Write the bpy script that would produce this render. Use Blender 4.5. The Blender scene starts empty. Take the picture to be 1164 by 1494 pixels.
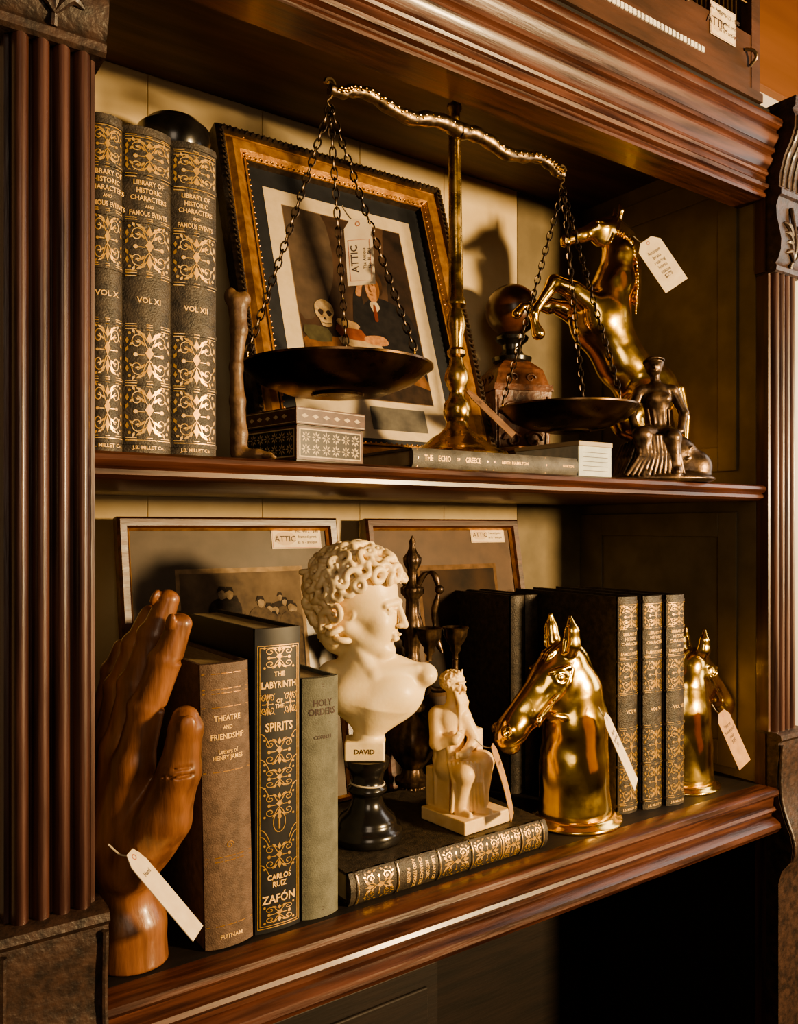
import bpy, math, random
import numpy as np
from mathutils import Matrix, Vector, Euler
random.seed(7); rng=np.random.RandomState(7)
S=0.01   # authored in centimetres
scene=bpy.context.scene
VIEWROT=-34.9

# ------------------------------------------------------------ materials
def mat(name,col,rough=.5,metal=0.0,col2=None,ns=1.0,sc=(1,1,1),bump=0.0,bs=None,coat=0.0,sss=0.0,detail=5,lo=.35,hi=.65,rvar=0.0,spec=.5,col3=None):
    m=bpy.data.materials.new(name); m.use_nodes=True
    nt=m.node_tree; N=nt.nodes; L=nt.links
    b=N['Principled BSDF']
    b.inputs['Base Color'].default_value=(*col,1)
    b.inputs['Roughness'].default_value=rough
    b.inputs['Metallic'].default_value=metal
    b.inputs['Coat Weight'].default_value=coat
    b.inputs['Coat Roughness'].default_value=.15
    b.inputs['Specular IOR Level'].default_value=spec
    if sss>0:
        b.inputs['Subsurface Weight'].default_value=sss
        b.inputs['Subsurface Radius'].default_value=(1,.6,.3)
        b.inputs['Subsurface Scale'].default_value=.003
    tc=N.new('ShaderNodeTexCoord'); mp=N.new('ShaderNodeMapping')
    mp.inputs['Scale'].default_value=(100*sc[0],100*sc[1],100*sc[2])
    L.new(tc.outputs['Object'],mp.inputs['Vector'])
    no=N.new('ShaderNodeTexNoise'); no.inputs['Scale'].default_value=ns; no.inputs['Detail'].default_value=detail
    L.new(mp.outputs['Vector'],no.inputs['Vector'])
    if col2 is not None:
        r=N.new('ShaderNodeValToRGB')
        r.color_ramp.elements[0].position=lo; r.color_ramp.elements[0].color=(*col,1)
        r.color_ramp.elements[1].position=hi; r.color_ramp.elements[1].color=(*col2,1)
        if col3 is not None:
            e=r.color_ramp.elements.new((lo+hi)/2); e.color=(*col3,1)
        L.new(no.outputs['Fac'],r.inputs['Fac']); L.new(r.outputs['Color'],b.inputs['Base Color'])
    if rvar>0:
        mr=N.new('ShaderNodeMapRange'); mr.inputs['To Min'].default_value=max(0,rough-rvar); mr.inputs['To Max'].default_value=rough+rvar
        mr.inputs['From Min'].default_value=.3; mr.inputs['From Max'].default_value=.7
        L.new(no.outputs['Fac'],mr.inputs['Value']); L.new(mr.outputs['Result'],b.inputs['Roughness'])
    if bump>0:
        n2=N.new('ShaderNodeTexNoise'); n2.inputs['Scale'].default_value=bs or ns*3; n2.inputs['Detail'].default_value=4
        L.new(mp.outputs['Vector'],n2.inputs['Vector'])
        bp=N.new('ShaderNodeBump'); bp.inputs['Strength'].default_value=min(1,bump); bp.inputs['Distance'].default_value=.001
        L.new(n2.outputs['Fac'],bp.inputs['Height']); L.new(bp.outputs['Normal'],b.inputs['Normal'])
    return m

MAHX=mat('mahogany_x',(.026,.009,.007),.4,0,(.1,.034,.02),ns=.9,sc=(.12,1.6,1.6),bump=.22,bs=3,coat=.15,rvar=.08)
MAHZ=mat('mahogany_z',(.026,.011,.01),.42,0,(.08,.032,.024),ns=.9,sc=(1.6,1.6,.1),bump=.25,bs=3,coat=.18,rvar=.08)
MAHD=mat('mahogany_carved',(.018,.011,.009),.5,0,(.055,.03,.022),ns=1.2,bump=.8,bs=2.2,coat=.1)
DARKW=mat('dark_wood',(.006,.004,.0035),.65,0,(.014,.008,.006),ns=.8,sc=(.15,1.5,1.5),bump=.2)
CEILW=mat('ceiling_wood',(.05,.024,.017),.55,0,(.11,.052,.032),ns=.5,sc=(.15,1.2,1),bump=.3)
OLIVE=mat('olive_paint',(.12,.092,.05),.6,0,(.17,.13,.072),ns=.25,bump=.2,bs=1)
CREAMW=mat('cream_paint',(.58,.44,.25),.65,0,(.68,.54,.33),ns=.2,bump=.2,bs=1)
BRASS=mat('brass',(.85,.54,.13),.2,1,(1.0,.7,.22),ns=.5,rvar=.06,bump=.12,bs=1.2)
BRASSD=mat('aged_brass',(.42,.26,.08),.26,1,(.7,.46,.15),ns=.7,rvar=.1,bump=.15,bs=3)
PAN=mat('pan_bronze',(.075,.045,.026),.32,1,(.17,.105,.055),ns=.5,rvar=.1)
IRON=mat('beam_bronze',(.14,.1,.065),.36,1,(.3,.22,.14),ns=2)
CHAIN=mat('chain_iron',(.045,.032,.024),.42,1,(.11,.08,.055),ns=2)
BRONZE=mat('dark_bronze',(.065,.045,.032),.36,.85,(.17,.11,.068),ns=1,rvar=.08,bump=.3,bs=3)
IVORY=mat('ivory_resin',(.82,.62,.34),.4,0,(.9,.72,.44),ns=.4,sss=.12,bump=.15,bs=3)
IVORY2=mat('ivory_resin_dark',(.74,.5,.23),.42,0,(.85,.63,.34),ns=.6,sss=.08,bump=.2,bs=4)
BLACKG=mat('black_lacquer',(.008,.007,.007),.25,0,(.014,.012,.01),ns=1,coat=.5)
HANDW=mat('carved_hand_wood',(.11,.044,.02),.4,0,(.26,.11,.05),ns=.8,sc=(1.3,1.3,.18),bump=.3,bs=3,coat=.18)
LEATH=mat('black_leather',(.024,.019,.014),.5,0,(.062,.047,.033),ns=1.5,bump=.6,bs=8)
LEATHB=mat('brown_cloth',(.08,.05,.035),.65,0,(.135,.085,.06),ns=1.5,bump=.5,bs=10)
BLACKB=mat('black_cover',(.008,.008,.009),.45,0,(.014,.014,.016),ns=1)
GREENB=mat('sage_cloth',(.1,.1,.075),.75,0,(.15,.148,.11),ns=1,bump=.5,bs=10)
GREYB=mat('grey_cloth',(.06,.055,.048),.6,0,(.11,.1,.085),ns=1,bump=.5,bs=10)
PAGE=mat('paper_pages',(.3,.22,.12),.8,0,(.4,.31,.18),ns=2,sc=(4,.3,.3))
GOLD=mat('gold_leaf',(.8,.5,.16),.36,.7,(.6,.34,.1),ns=3)
GOLDT=mat('gold_title',(.85,.55,.2),.5,.2,(.7,.42,.14),ns=3)
GOLDF=mat('gold_frame',(.38,.18,.06),.35,.7,(.68,.36,.12),ns=1,bump=.2,bs=4)
FRD=mat('frame_dark',(.03,.02,.014),.4,.2,(.07,.045,.03),ns=2,bump=.4,bs=5)
MATBLK=mat('mat_black',(.009,.011,.015),.6,0,(.014,.016,.022),ns=1)
MATCR=mat('mat_cream',(.5,.4,.26),.7,0,(.57,.46,.31),ns=1)
MATBR=mat('mat_brown',(.055,.04,.027),.6,0,(.075,.055,.038),ns=.5,coat=.08)
MATBR2=mat('mat_chestnut',(.05,.025,.013),.6,0,(.075,.038,.019),ns=.5,coat=.08)
TAG=mat('tag_card',(.66,.53,.37),.75,0,(.74,.62,.45),ns=1)
TAGB=mat('tag_kraft',(.34,.19,.08),.75,0,(.45,.26,.12),ns=1)
TAGD=mat('tag_dark_kraft',(.13,.065,.03),.75,0,(.2,.105,.05),ns=1)
INK=mat('ink',(.06,.04,.035),.7)
RED=mat('red_ink',(.4,.1,.07),.7); EYE=mat('tag_eyelet',(.4,.15,.08),.6)
STR=mat('string',(.5,.42,.3),.85)
def flat(n,c,c2=None,ns=1.0,coat=.0): return mat(n,c,.7,0,c2 or tuple(x*1.9 for x in c),ns=ns,coat=coat,lo=.3,hi=.7,spec=.2)

# ------------------------------------------------------------ mesh builder
class MB:
    def __init__(s): s.v=[];s.f=[];s.m=[];s.n=0;s.mats=[]
    def add(s,verts,faces,mt,M=None):
        V=np.array(verts,float).reshape(-1,3)
        if M is not None:
            A=np.array(M); V=V@A[:3,:3].T+A[:3,3]
        if mt not in s.mats: s.mats.append(mt)
        k=s.mats.index(mt); n=s.n
        s.v.append(V); s.f+= [[i+n for i in f] for f in faces]; s.m+=[k]*len(faces); s.n+=len(V)
    def obj(s,name,loc=(0,0,0),rot=(0,0,0),parent=None,sharp=35,bevel=0):
        me=bpy.data.meshes.new(name)
        V=np.concatenate(s.v)*S
        me.from_pydata(V.tolist(),[],s.f)
        for m in s.mats: me.materials.append(m)
        me.polygons.foreach_set('material_index',s.m)
        me.polygons.foreach_set('use_smooth',[True]*len(s.f))
        me.update()
        try: me.set_sharp_from_angle(angle=math.radians(sharp))
        except Exception: pass
        ob=bpy.data.objects.new(name,me); scene.collection.objects.link(ob)
        ob.location=[c*S for c in loc]; ob.rotation_euler=[math.radians(a) for a in rot]
        if parent: ob.parent=parent
        if bevel:
            bv=ob.modifiers.new('bevel','BEVEL'); bv.width=bevel*S; bv.segments=2; bv.limit_method='ANGLE'
        return ob
def box(mb,x0,x1,y0,y1,z0,z1,mt,M=None):
    v=[(x0,y0,z0),(x1,y0,z0),(x1,y1,z0),(x0,y1,z0),(x0,y0,z1),(x1,y0,z1),(x1,y1,z1),(x0,y1,z1)]
    mb.add(v,[[0,3,2,1],[4,5,6,7],[0,1,5,4],[1,2,6,5],[2,3,7,6],[3,0,4,7]],mt,M)
def lathe(mb,prof,mt,seg=48,M=None,lobes=0,lamp=0,sy=1):
    v=[];f=[];n=len(prof)
    for i in range(seg):
        a=2*math.pi*i/seg
        for r,z in prof:
            rr=r*(1+(lamp*abs(math.sin(lobes*a/2)) if lobes else 0))
            v.append((rr*math.cos(a),rr*math.sin(a)*sy,z))
    for i in range(seg):
        j=(i+1)%seg
        for k in range(n-1):
            if prof[k][0]<1e-6 and prof[k+1][0]<1e-6: continue
            if prof[k][0]<1e-6: f.append([i*n+k,j*n+k+1,i*n+k+1])
            elif prof[k+1][0]<1e-6: f.append([i*n+k,j*n+k,i*n+k+1])
            else: f.append([i*n+k,j*n+k,j*n+k+1,i*n+k+1])
    mb.add(v,f,mt,M)
def tube(mb,pts,rad,mt,seg=8,M=None,flat=1.0):
    P=[Vector(p) for p in pts]; n=len(P)
    if not hasattr(rad,'__len__'): rad=[rad]*n
    v=[];f=[]
    T=[(P[min(i+1,n-1)]-P[max(i-1,0)]).normalized() for i in range(n)]
    up=Vector((0,0,1)) if abs(T[0].z)<.9 else Vector((0,1,0))
    U=T[0].cross(up).normalized()
    for i in range(n):
        U=(U-T[i]*U.dot(T[i])).normalized(); W=T[i].cross(U)
        for k in range(seg):
            a=2*math.pi*k/seg
            q=P[i]+U*math.cos(a)*rad[i]*flat+W*math.sin(a)*rad[i]
            v.append(tuple(q))
    for i in range(n-1):
        for k in range(seg):
            j=(k+1)%seg
            f.append([i*seg+k,i*seg+j,(i+1)*seg+j,(i+1)*seg+k])
    f.append(list(range(seg))[::-1]); f.append([(n-1)*seg+k for k in range(seg)])
    mb.add(v,f,mt,M)
def smooth(pts,n=6):
    P=[np.array(p,float) for p in pts]; P=[2*P[0]-P[1]]+P+[2*P[-1]-P[-2]]; o=[]
    for i in range(1,len(P)-2):
        for k in range(n):
            t=k/n
            o.append(.5*((2*P[i])+(-P[i-1]+P[i+1])*t+(2*P[i-1]-5*P[i]+4*P[i+1]-P[i+2])*t*t+(-P[i-1]+3*P[i]-3*P[i+1]+P[i+2])*t**3))
    o.append(P[-2]); return [tuple(x) for x in o]
def extr(mb,prof,a,b,axis,mt,M=None):
    n=len(prof); v=[]
    for t in (a,b):
        for p,q in prof:
            v.append((t,p,q) if axis=='x' else ((p,q,t) if axis=='z' else (p,t,q)))
    f=[[i,(i+1)%n,n+(i+1)%n,n+i] for i in range(n)]+[list(range(n))[::-1],[n+i for i in range(n)]]
    mb.add(v,f,mt,M)
def ball(mb,c,r,mt,M=None,seg=20,sc=(1,1,1)):
    pr=[(math.sin(math.pi*i/12)*r,-math.cos(math.pi*i/12)*r) for i in range(13)]; pr[0]=(0,-r); pr[-1]=(0,r)
    T=Matrix.Translation(c)@Matrix.Diagonal((*sc,1))
    lathe(mb,pr,mt,seg,(M@T) if M is not None else T)
def ribbon(mb,pts,w,fm,mt,off=.025):
    P=[np.array(p,float) for p in pts]; n=len(P); v=[];f=[]
    for i in range(n):
        t=P[min(i+1,n-1)]-P[max(i-1,0)]; l=np.linalg.norm(t) or 1; nn=np.array([-t[1],t[0]])/l*w/2
        a=P[i]+nn; b=P[i]-nn; v.append(fm(a[0],a[1],off)); v.append(fm(b[0],b[1],off))
    for i in range(n-1): f.append([2*i,2*i+1,2*i+3,2*i+2])
    mb.add(v,f,mt)
def poly(mb,pts,fm,mt,off=.025):
    mb.add([fm(p[0],p[1],off) for p in pts],[list(range(len(pts)))],mt)
def disc2(cx,cz,rx,rz=None,n=14,a0=0): 
    rz=rz or rx; return [(cx+rx*math.cos(a0+2*math.pi*i/n),cz+rz*math.sin(a0+2*math.pi*i/n)) for i in range(n)]
_tc={}
def text(mb,st,size,cx,cz,fm,mt,off=.03,rot=0,xs=1.0,bold=.012):
    if (st,bold) not in _tc:
        cu=bpy.data.curves.new('t','FONT'); cu.body=st; cu.align_x='CENTER'; cu.align_y='CENTER'; cu.resolution_u=2; cu.offset=bold; cu.space_line=.95
        ob=bpy.data.objects.new('t',cu); scene.collection.objects.link(ob)
        dg=bpy.context.evaluated_depsgraph_get(); dg.update(); e=ob.evaluated_get(dg); me=e.to_mesh()
        _tc[(st,bold)]=([(v.co.x,v.co.y) for v in me.vertices],[list(p.vertices) for p in me.polygons])
        e.to_mesh_clear(); bpy.data.objects.remove(ob); bpy.data.curves.remove(cu)
    V,F=_tc[(st,bold)]; c,s_=math.cos(rot),math.sin(rot)
    mb.add([fm(cx+size*(x*xs*c-y*s_),cz+size*(x*xs*s_+y*c),off) for x,y in V],F,mt)

# ------------------------------------------------------------ SDF sculpting
def eul(r): return np.array(Euler([math.radians(a) for a in r]).to_matrix())
class SDF:
    def __init__(s,lo,hi,h):
        s.lo=np.array(lo,float); s.h=h
        s.N=[int(math.ceil((hi[i]-lo[i])/h))+1 for i in range(3)]
        s.ax=[s.lo[i]+h*np.arange(s.N[i]) for i in range(3)]
        s.D=np.full(s.N,50.,np.float32)
    def op(s,fn,b0,b1,k,sub=False):
        pad=1.5*k+3*s.h; sl=[]
        for i in range(3):
            a=int(np.searchsorted(s.ax[i],b0[i]-pad)); b=int(np.searchsorted(s.ax[i],b1[i]+pad))
            if b<=a: return
            sl.append(slice(a,b))
        sl=tuple(sl)
        X=s.ax[0][sl[0]][:,None,None];Y=s.ax[1][sl[1]][None,:,None];Z=s.ax[2][sl[2]][None,None,:]
        b=fn(X,Y,Z); a=s.D[sl]
        if sub:
            r=np.maximum(a,-b)
            if k>0: hh=np.maximum(k-np.abs(a+b),0)/k; r=r+hh*hh*k*.25
        else:
            r=np.minimum(a,b)
            if k>0: hh=np.maximum(k-np.abs(a-b),0)/k; r=r-hh*hh*k*.25
        s.D[sl]=r
    def cap(s,a,b,ra,rb,k=.3,sub=False):
        a=np.array(a,float);b=np.array(b,float);ba=b-a;L=max(ba@ba,1e-9)
        def fn(X,Y,Z):
            px,py,pz=X-a[0],Y-a[1],Z-a[2]
            h=np.clip((px*ba[0]+py*ba[1]+pz*ba[2])/L,0,1)
            return np.sqrt((px-ba[0]*h)**2+(py-ba[1]*h)**2+(pz-ba[2]*h)**2)-(ra+(rb-ra)*h)
        r=max(ra,rb); s.op(fn,np.minimum(a,b)-r,np.maximum(a,b)+r,k,sub)
    def chain(s,pts,k=.3,sub=False,y=None):
        for p,q in zip(pts[:-1],pts[1:]): s.cap(p[:3],q[:3],p[3],q[3],k,sub)
    def ell(s,c,r,k=.3,rot=None,sub=False):
        c=np.array(c,float); R=eul(rot) if rot is not None else np.eye(3)
        def fn(X,Y,Z):
            p=[X-c[0],Y-c[1],Z-c[2]]
            q=[R[0,i]*p[0]+R[1,i]*p[1]+R[2,i]*p[2] for i in range(3)]
            k0=np.sqrt((q[0]/r[0])**2+(q[1]/r[1])**2+(q[2]/r[2])**2)
            k1=np.sqrt((q[0]/r[0]**2)**2+(q[1]/r[1]**2)**2+(q[2]/r[2]**2)**2)+1e-6
            return k0*(k0-1)/k1
        m=max(r); e=np.sqrt(((R*np.array(r))**2).sum(1)); s.op(fn,c-e,c+e,k,sub)
    def rbox(s,c,hf,rd=.1,k=.2,rot=None,sub=False):
        c=np.array(c,float); R=eul(rot) if rot is not None else np.eye(3); hf=np.array(hf,float)
        def fn(X,Y,Z):
            p=[X-c[0],Y-c[1],Z-c[2]]
            q=[np.abs(R[0,i]*p[0]+R[1,i]*p[1]+R[2,i]*p[2])-hf[i]+rd for i in range(3)]
            o=np.sqrt(np.maximum(q[0],0)**2+np.maximum(q[1],0)**2+np.maximum(q[2],0)**2)
            return o+np.minimum(np.maximum(np.maximum(q[0],q[1]),q[2]),0)-rd
        e=np.abs(R)@hf; s.op(fn,c-e,c+e,k,sub)
    def tor(s,c,n,R,r,k=.1,sub=False):
        c=np.array(c,float); n=np.array(n,float); n/=np.linalg.norm(n)
        def fn(X,Y,Z):
            px,py,pz=X-c[0],Y-c[1],Z-c[2]
            h=px*n[0]+py*n[1]+pz*n[2]; q=np.sqrt(np.maximum(px**2+py**2+pz**2-h*h,0))-R
            return np.sqrt(q*q+h*h)-r
        s.op(fn,c-R-r,c+R+r,k,sub)
    def mesh(s):
        D=s.D; neg=D<0; h=s.h
        c=np.zeros([n-1 for n in D.shape],np.int8)
        for dx in (0,1):
            for dy in (0,1):
                for dz in (0,1):
                    c+=neg[dx:D.shape[0]-1+dx,dy:D.shape[1]-1+dy,dz:D.shape[2]-1+dz]
        act=(c>0)&(c<8); ii=np.argwhere(act); idx=-np.ones(act.shape,np.int64); idx[act]=np.arange(len(ii))
        pos=np.zeros((len(ii),3)); cnt=np.zeros(len(ii))
        cor=[(a,b,d) for a in (0,1) for b in (0,1) for d in (0,1)]
        for a in cor:
            for b in cor:
                if sum(abs(a[i]-b[i]) for i in range(3))!=1 or a>b: continue
                a_=np.array(a);b_=np.array(b)
                da=D[tuple((ii+a_).T)].astype(float); db=D[tuple((ii+b_).T)].astype(float)
                m=(da<0)!=(db<0); t=da[m]/(da[m]-db[m])
                pos[m]+=a_+(b_-a_)*t[:,None]; cnt[m]+=1
        V=s.lo+h*(ii+pos/cnt[:,None]); F=[]
        offs=[((0,-1,-1),(0,0,-1),(0,0,0),(0,-1,0)),((-1,0,-1),(-1,0,0),(0,0,0),(0,0,-1)),((-1,-1,0),(0,-1,0),(0,0,0),(-1,0,0))]
        for ax in range(3):
            sa=[slice(1,-1)]*3; sb=[slice(1,-1)]*3; sa[ax]=slice(0,-1); sb[ax]=slice(1,None)
            A=neg[tuple(sa)];B=neg[tuple(sb)]
            e=np.argwhere(A!=B); add=np.array([0 if i==ax else 1 for i in range(3)]); g=e+add
            q=np.stack([idx[tuple((g+np.array(o)).T)] for o in offs[ax]],1)
            fl=~neg[tuple(g.T)]; q[fl]=q[fl][:,::-1]
            q=q[(q>=0).all(1)]; F.append(q)
        return V,np.concatenate(F).tolist()

# ------------------------------------------------------------ CABINET
cab=bpy.data.objects.new('display_cabinet',None); scene.collection.objects.link(cab)
W=76.2; DEP=28
m=MB(); box(m,-1.5,-.02,.65,DEP+1,-1.6,77,OLIVE); box(m,-1.5,-.02,.65,DEP+1,-88,-1.6,DARKW); m.obj('side_panel_1',parent=cab)  # below the rail, recess shade is put into the near-black colour
m=MB(); box(m,W+.02,W+1.5,.65,DEP+1,-1.6,77,OLIVE); box(m,W+.02,W+1.5,.65,DEP+1,-88,-1.6,DARKW)  # lower part near-black too, shade of the recess painted in
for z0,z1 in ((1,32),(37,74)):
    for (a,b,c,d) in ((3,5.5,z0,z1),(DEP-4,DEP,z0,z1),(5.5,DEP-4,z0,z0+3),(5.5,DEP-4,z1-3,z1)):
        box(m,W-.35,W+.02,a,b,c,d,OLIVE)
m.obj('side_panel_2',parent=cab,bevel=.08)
m=MB()
xs=0
while xs<W-.1:
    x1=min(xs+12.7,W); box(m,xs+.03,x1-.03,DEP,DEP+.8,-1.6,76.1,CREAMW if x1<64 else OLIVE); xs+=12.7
box(m,0,W,DEP+.1,DEP+1.4,-1.6,77,CREAMW); box(m,0,W,DEP,DEP+1.4,-88,-1.6,DARKW)  # lower back coloured near-black to stand in for shade in the recess
m.obj('back_boards',parent=cab,bevel=.1)
m=MB(); box(m,0,W,.6,DEP,76.1,77,CEILW); m.obj('top_board',parent=cab)
m=MB(); box(m,0,W,.02,DEP,-1.6,0,DARKW); m.obj('bottom_board',parent=cab)
m=MB(); extr(m,[(-.0,33.45),(-.35,33.6),(-.35,33.95),(-.15,34.1),(-.5,34.25),(-.7,34.55),(-.6,34.9),(-.3,35.1),(DEP,35.1),(DEP,33.3),(.3,33.3)],0,W,'x',MAHX); m.obj('middle_shelf',parent=cab)
prof=[(3,68.6),(-.7,68.6),(-.85,68.8),(-.8,69.1),(-.6,69.2),(-.6,69.45),(-1.1,69.6),(-1.2,69.95),(-1.0,70.2),(-.8,70.3),(-.8,71.0),(-1.05,71.1),(-1.15,71.35),(-1.0,71.55),(-1.0,71.8),(-1.25,72.1),(-1.6,72.6),(-1.65,72.9),(-1.5,73.05),(-1.5,73.3),(-1.9,73.5),(-1.95,73.9),(-1.8,74.1),(-2.1,74.5),(-2.4,75.0),(-2.4,75.35),(-2.2,75.5),(-2.2,75.8),(-2.75,76.1),(-2.9,76.5),(-2.8,76.9),(-2.5,77.2),(3,77.2)]
m=MB(); extr(m,prof,-8,W,'x',MAHX); m.obj('cornice',parent=cab)
m=MB(); box(m,-8,W+6,-1.4,DEP,77.2,78.6,DARKW); m.obj('shadow_strip_board',parent=cab,bevel=.1)  # dark board added for the shadow strip between cornice and cage
prof=[(0,0),(-1.9,0),(-2.2,-.2),(-2.3,-.6),(-2.1,-.9),(-1.7,-1.05),(-1.65,-2.1),(-1.85,-2.2),(-2.0,-2.5),(-1.8,-2.8),(-1.5,-2.9),(-1.5,-3.3),(-2.0,-3.5),(-2.5,-3.9),(-2.6,-4.4),(-2.3,-4.9),(-1.6,-5.1),(0,-5.1)]
m=MB(); extr(m,prof,0,W,'x',MAHX); m.obj('bottom_rail',parent=cab)
def pilaster(x0,x1,n):
    m=MB(); w=x1-x0
    pr=[(x0,.6),(x0,-.9),(x0+.25,-1.0)]
    fw=(w-.5)/n
    for i in range(n):
        c=x0+.25+fw*(i+.5); r=fw/2-.1
        pr.append((c-r-.02,-.95))
        for k in range(9):
            a=math.pi*(1-k/8); pr.append((c+r*math.cos(a),-1.0-.75*math.sin(a)))
        pr.append((c+r+.02,-.95))
    pr+=[(x1-.25,-1.0),(x1,-.9),(x1,.6)]
    extr(m,pr,5.6,60.2,'z',MAHZ)
    box(m,x0-.3,x1+0.0,-.7,.6,-88,6,MAHZ); box(m,x0-.3,x1,-.7,.6,60,77.2,MAHZ)
    return m
pilaster(-5.3,0,4).obj('pilaster_1',parent=cab)
pilaster(W,W+5.0,4).obj('pilaster_2',parent=cab)
def corbel(name,x0,x1):
    m=MB(); q=.62
    pr=[(.6,59.8),(-1.7,59.8),(-2.1,60.0),(-2.2,60.5),(-1.9,60.8),(-2.5,61.2),(-3.0,62.2),(-3.1,63.4),(-2.7,64.8),(-2.2,66.2),(-2.1,67.4),(-2.6,68.4),(-3.1,68.6),(-3.1,69.2),(-2.6,69.5),(-2.8,71),(-3.6,72.8),(-4.8,74.2),(-5.6,75.6),(-5.7,77),(-5.2,77.8),(-5.8,78.1),(-5.9,79.2),(.6,79.2)]
    fy=lambda y: y if y>-1.7 else -1.7+(y+1.7)*q
    pr=[(fy(a),b) for a,b in pr]
    extr(m,pr,x0,x1,'x',MAHD)
    cx=(x0+x1)/2
    for s_ in (-1,1):
        for k in range(4):
            pts=smooth([(cx,fy(-2.9),61.2+k*.9),(cx+s_*.9,fy(-3.15+.1*k),62.2+k*1.0),(cx+s_*1.7,fy(-2.9+.12*k),62.0+k*1.2)],5)
            tube(m,pts,[.12+.22*math.sin(math.pi*i/(len(pts)-1)) for i in range(len(pts))],MAHD,8)
    tube(m,smooth([(cx,fy(-2.2),60.6),(cx,fy(-3.3),63),(cx,fy(-2.4),67.6)],6),.25,MAHD,8)
    for k in range(5):
        xx=x0+.6+k*(x1-x0-1.2)/4
        tube(m,smooth([(xx,fy(-2.6),69.6),(xx,fy(-2.95),71.3),(xx,fy(-3.8),73),(xx,fy(-4.95),74.3),(xx,fy(-5.7),75.6),(xx,fy(-5.75),77)],5),.25,MAHD,8)
    m.obj(name,parent=cab)
corbel('capital_1',-5.9,.45); corbel('capital_2',W-.1,W+5.6)
def baseblock(name,x0,x1):
    m=MB()
    pr=[(.6,6.3),(-2.0,6.3),(-2.5,6.1),(-2.6,5.6),(-2.2,5.2),(-2.3,4.2),(-2.1,2.5),(-2.0,.5),(-2.3,-1.5),(-2.9,-3.5),(-3.6,-5),(-3.9,-6.5),(-3.7,-8),(-2.6,-9.5),(-2.2,-11),(-2.2,-88),(.6,-88)]
    extr(m,pr,x0,x1,'x',MAHD)
    for s_ in (x0+.3,x1-.3):
        tube(m,smooth([(s_,-2.5,5),(s_,-2.3,1),(s_,-2.6,-2),(s_,-3.7,-5),(s_,-4,-6.6),(s_,-3.7,-8)],5),.22,MAHD,8)
    m.obj(name,parent=cab)
baseblock('plinth_block_1',-5.9,.5); baseblock('plinth_block_2',W-.1,W+5.6)
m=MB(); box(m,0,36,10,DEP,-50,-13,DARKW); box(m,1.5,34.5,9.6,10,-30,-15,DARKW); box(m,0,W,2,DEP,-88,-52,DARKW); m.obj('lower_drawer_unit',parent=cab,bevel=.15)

# ------------------------------------------------------------ ROOM
def plane(name,v,mt):
    m=MB(); m.add(v,[[0,1,2,3]],mt); return m.obj(name)
WALLM=mat('wall_plaster',(.62,.52,.36),.8,0,(.7,.6,.44),ns=.05,bump=.1,bs=.5)
FLOORM=mat('floor_boards',(.03,.015,.01),.5,0,(.06,.03,.018),ns=.1,sc=(.2,2,1))
ORW=mat('orange_wood',(.17,.065,.02),.5,0,(.26,.1,.035),ns=.1,sc=(.1,1,1.5))
plane('wall_back',[(-150,33,-90),(300,33,-90),(300,33,170),(-150,33,170)],WALLM)
plane('wall_right',[(300,33,-90),(300,-220,-90),(300,-220,170),(300,33,170)],WALLM)
plane('floor',[(-150,-220,-90),(300,-220,-90),(300,33,-90),(-150,33,-90)],FLOORM)
m=MB(); box(m,-150,300,31.4,33,112,170,ORW); m.obj('trim_1',bevel=.2)
plane('ceiling',[(-150,33,170),(300,33,170),(300,-60,170),(-150,-60,170)],ORW)

# ------------------------------------------------------------ BOOKS
def fleuron(mb,cx,cz,a,b,fm,mt=GOLD,w=.06,rich=False):
    def R(p,ww=w): ribbon(mb,p,ww,fm,mt)
    d=[(cx,cz+b*.34),(cx+a*.2,cz+b*.08),(cx,cz-b*.2),(cx-a*.2,cz+b*.08)]
    poly(mb,d,fm,mt)
    for sx in (-1,1):
        for sz in (-1,1):
            c0=(cx+sx*a*.55,cz+sz*b*.5); pts=[]
            for i in range(16):
                th=i*.52; r=a*.32*(1-i/20)
                pts.append((c0[0]+sx*r*math.cos(th+math.pi),c0[1]+sz*r*math.sin(th)*b/a*1.0))
            R(pts)
            R([(cx,cz+sz*b*.2),(cx+sx*a*.12,cz+sz*b*.3),(c0[0]-sx*a*.32,c0[1])])
            poly(mb,disc2(cx+sx*a*.88,cz+sz*b*.82,a*.07,a*.07,8),fm,mt)
            lx,lz=cx+sx*a*.24,cz+sz*b*.72
            poly(mb,[(lx-sx*a*.12,lz-sz*b*.14),(lx+sx*a*.06,lz-sz*b*.04),(lx+sx*a*.2,lz+sz*b*.16),(lx,lz+sz*b*.1)],fm,mt)
            if rich:
                for (px,pz,an,l) in ((.45,.86,.5,.17),(.7,.9,1.2,.14),(.95,.55,1.6,.16),(.96,.22,1.9,.15),(.3,.44,.9,.15),(.52,.5,.3,.12),(.78,.42,2.4,.13),(.1,.6,1.4,.12)):
                    x_,z_=cx+sx*a*px*1.02,cz+sz*b*pz; ca,sa=math.cos(an)*sx,math.sin(an)*sz
                    L_=a*l; 
                    poly(mb,[(x_-ca*L_,z_-sa*L_),(x_-sa*L_*.45*sx*sz,z_+ca*L_*.45*sx*sz),(x_+ca*L_,z_+sa*L_),(x_+sa*L_*.45*sx*sz,z_-ca*L_*.45*sx*sz)],fm,mt)
        poly(mb,disc2(cx+sx*a*.62,cz,a*.1,a*.1,8),fm,mt)
        R([(cx+sx*a*.2,cz),(cx+sx*a*.5,cz)])
    poly(mb,[(cx,cz+b*.9),(cx+a*.12,cz+b*.65),(cx,cz+b*.42),(cx-a*.12,cz+b*.65)],fm,mt)
    poly(mb,[(cx,cz-b*.25),(cx+a*.13,cz-b*.6),(cx,cz-b*.92),(cx-a*.13,cz-b*.6)],fm,mt)
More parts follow.
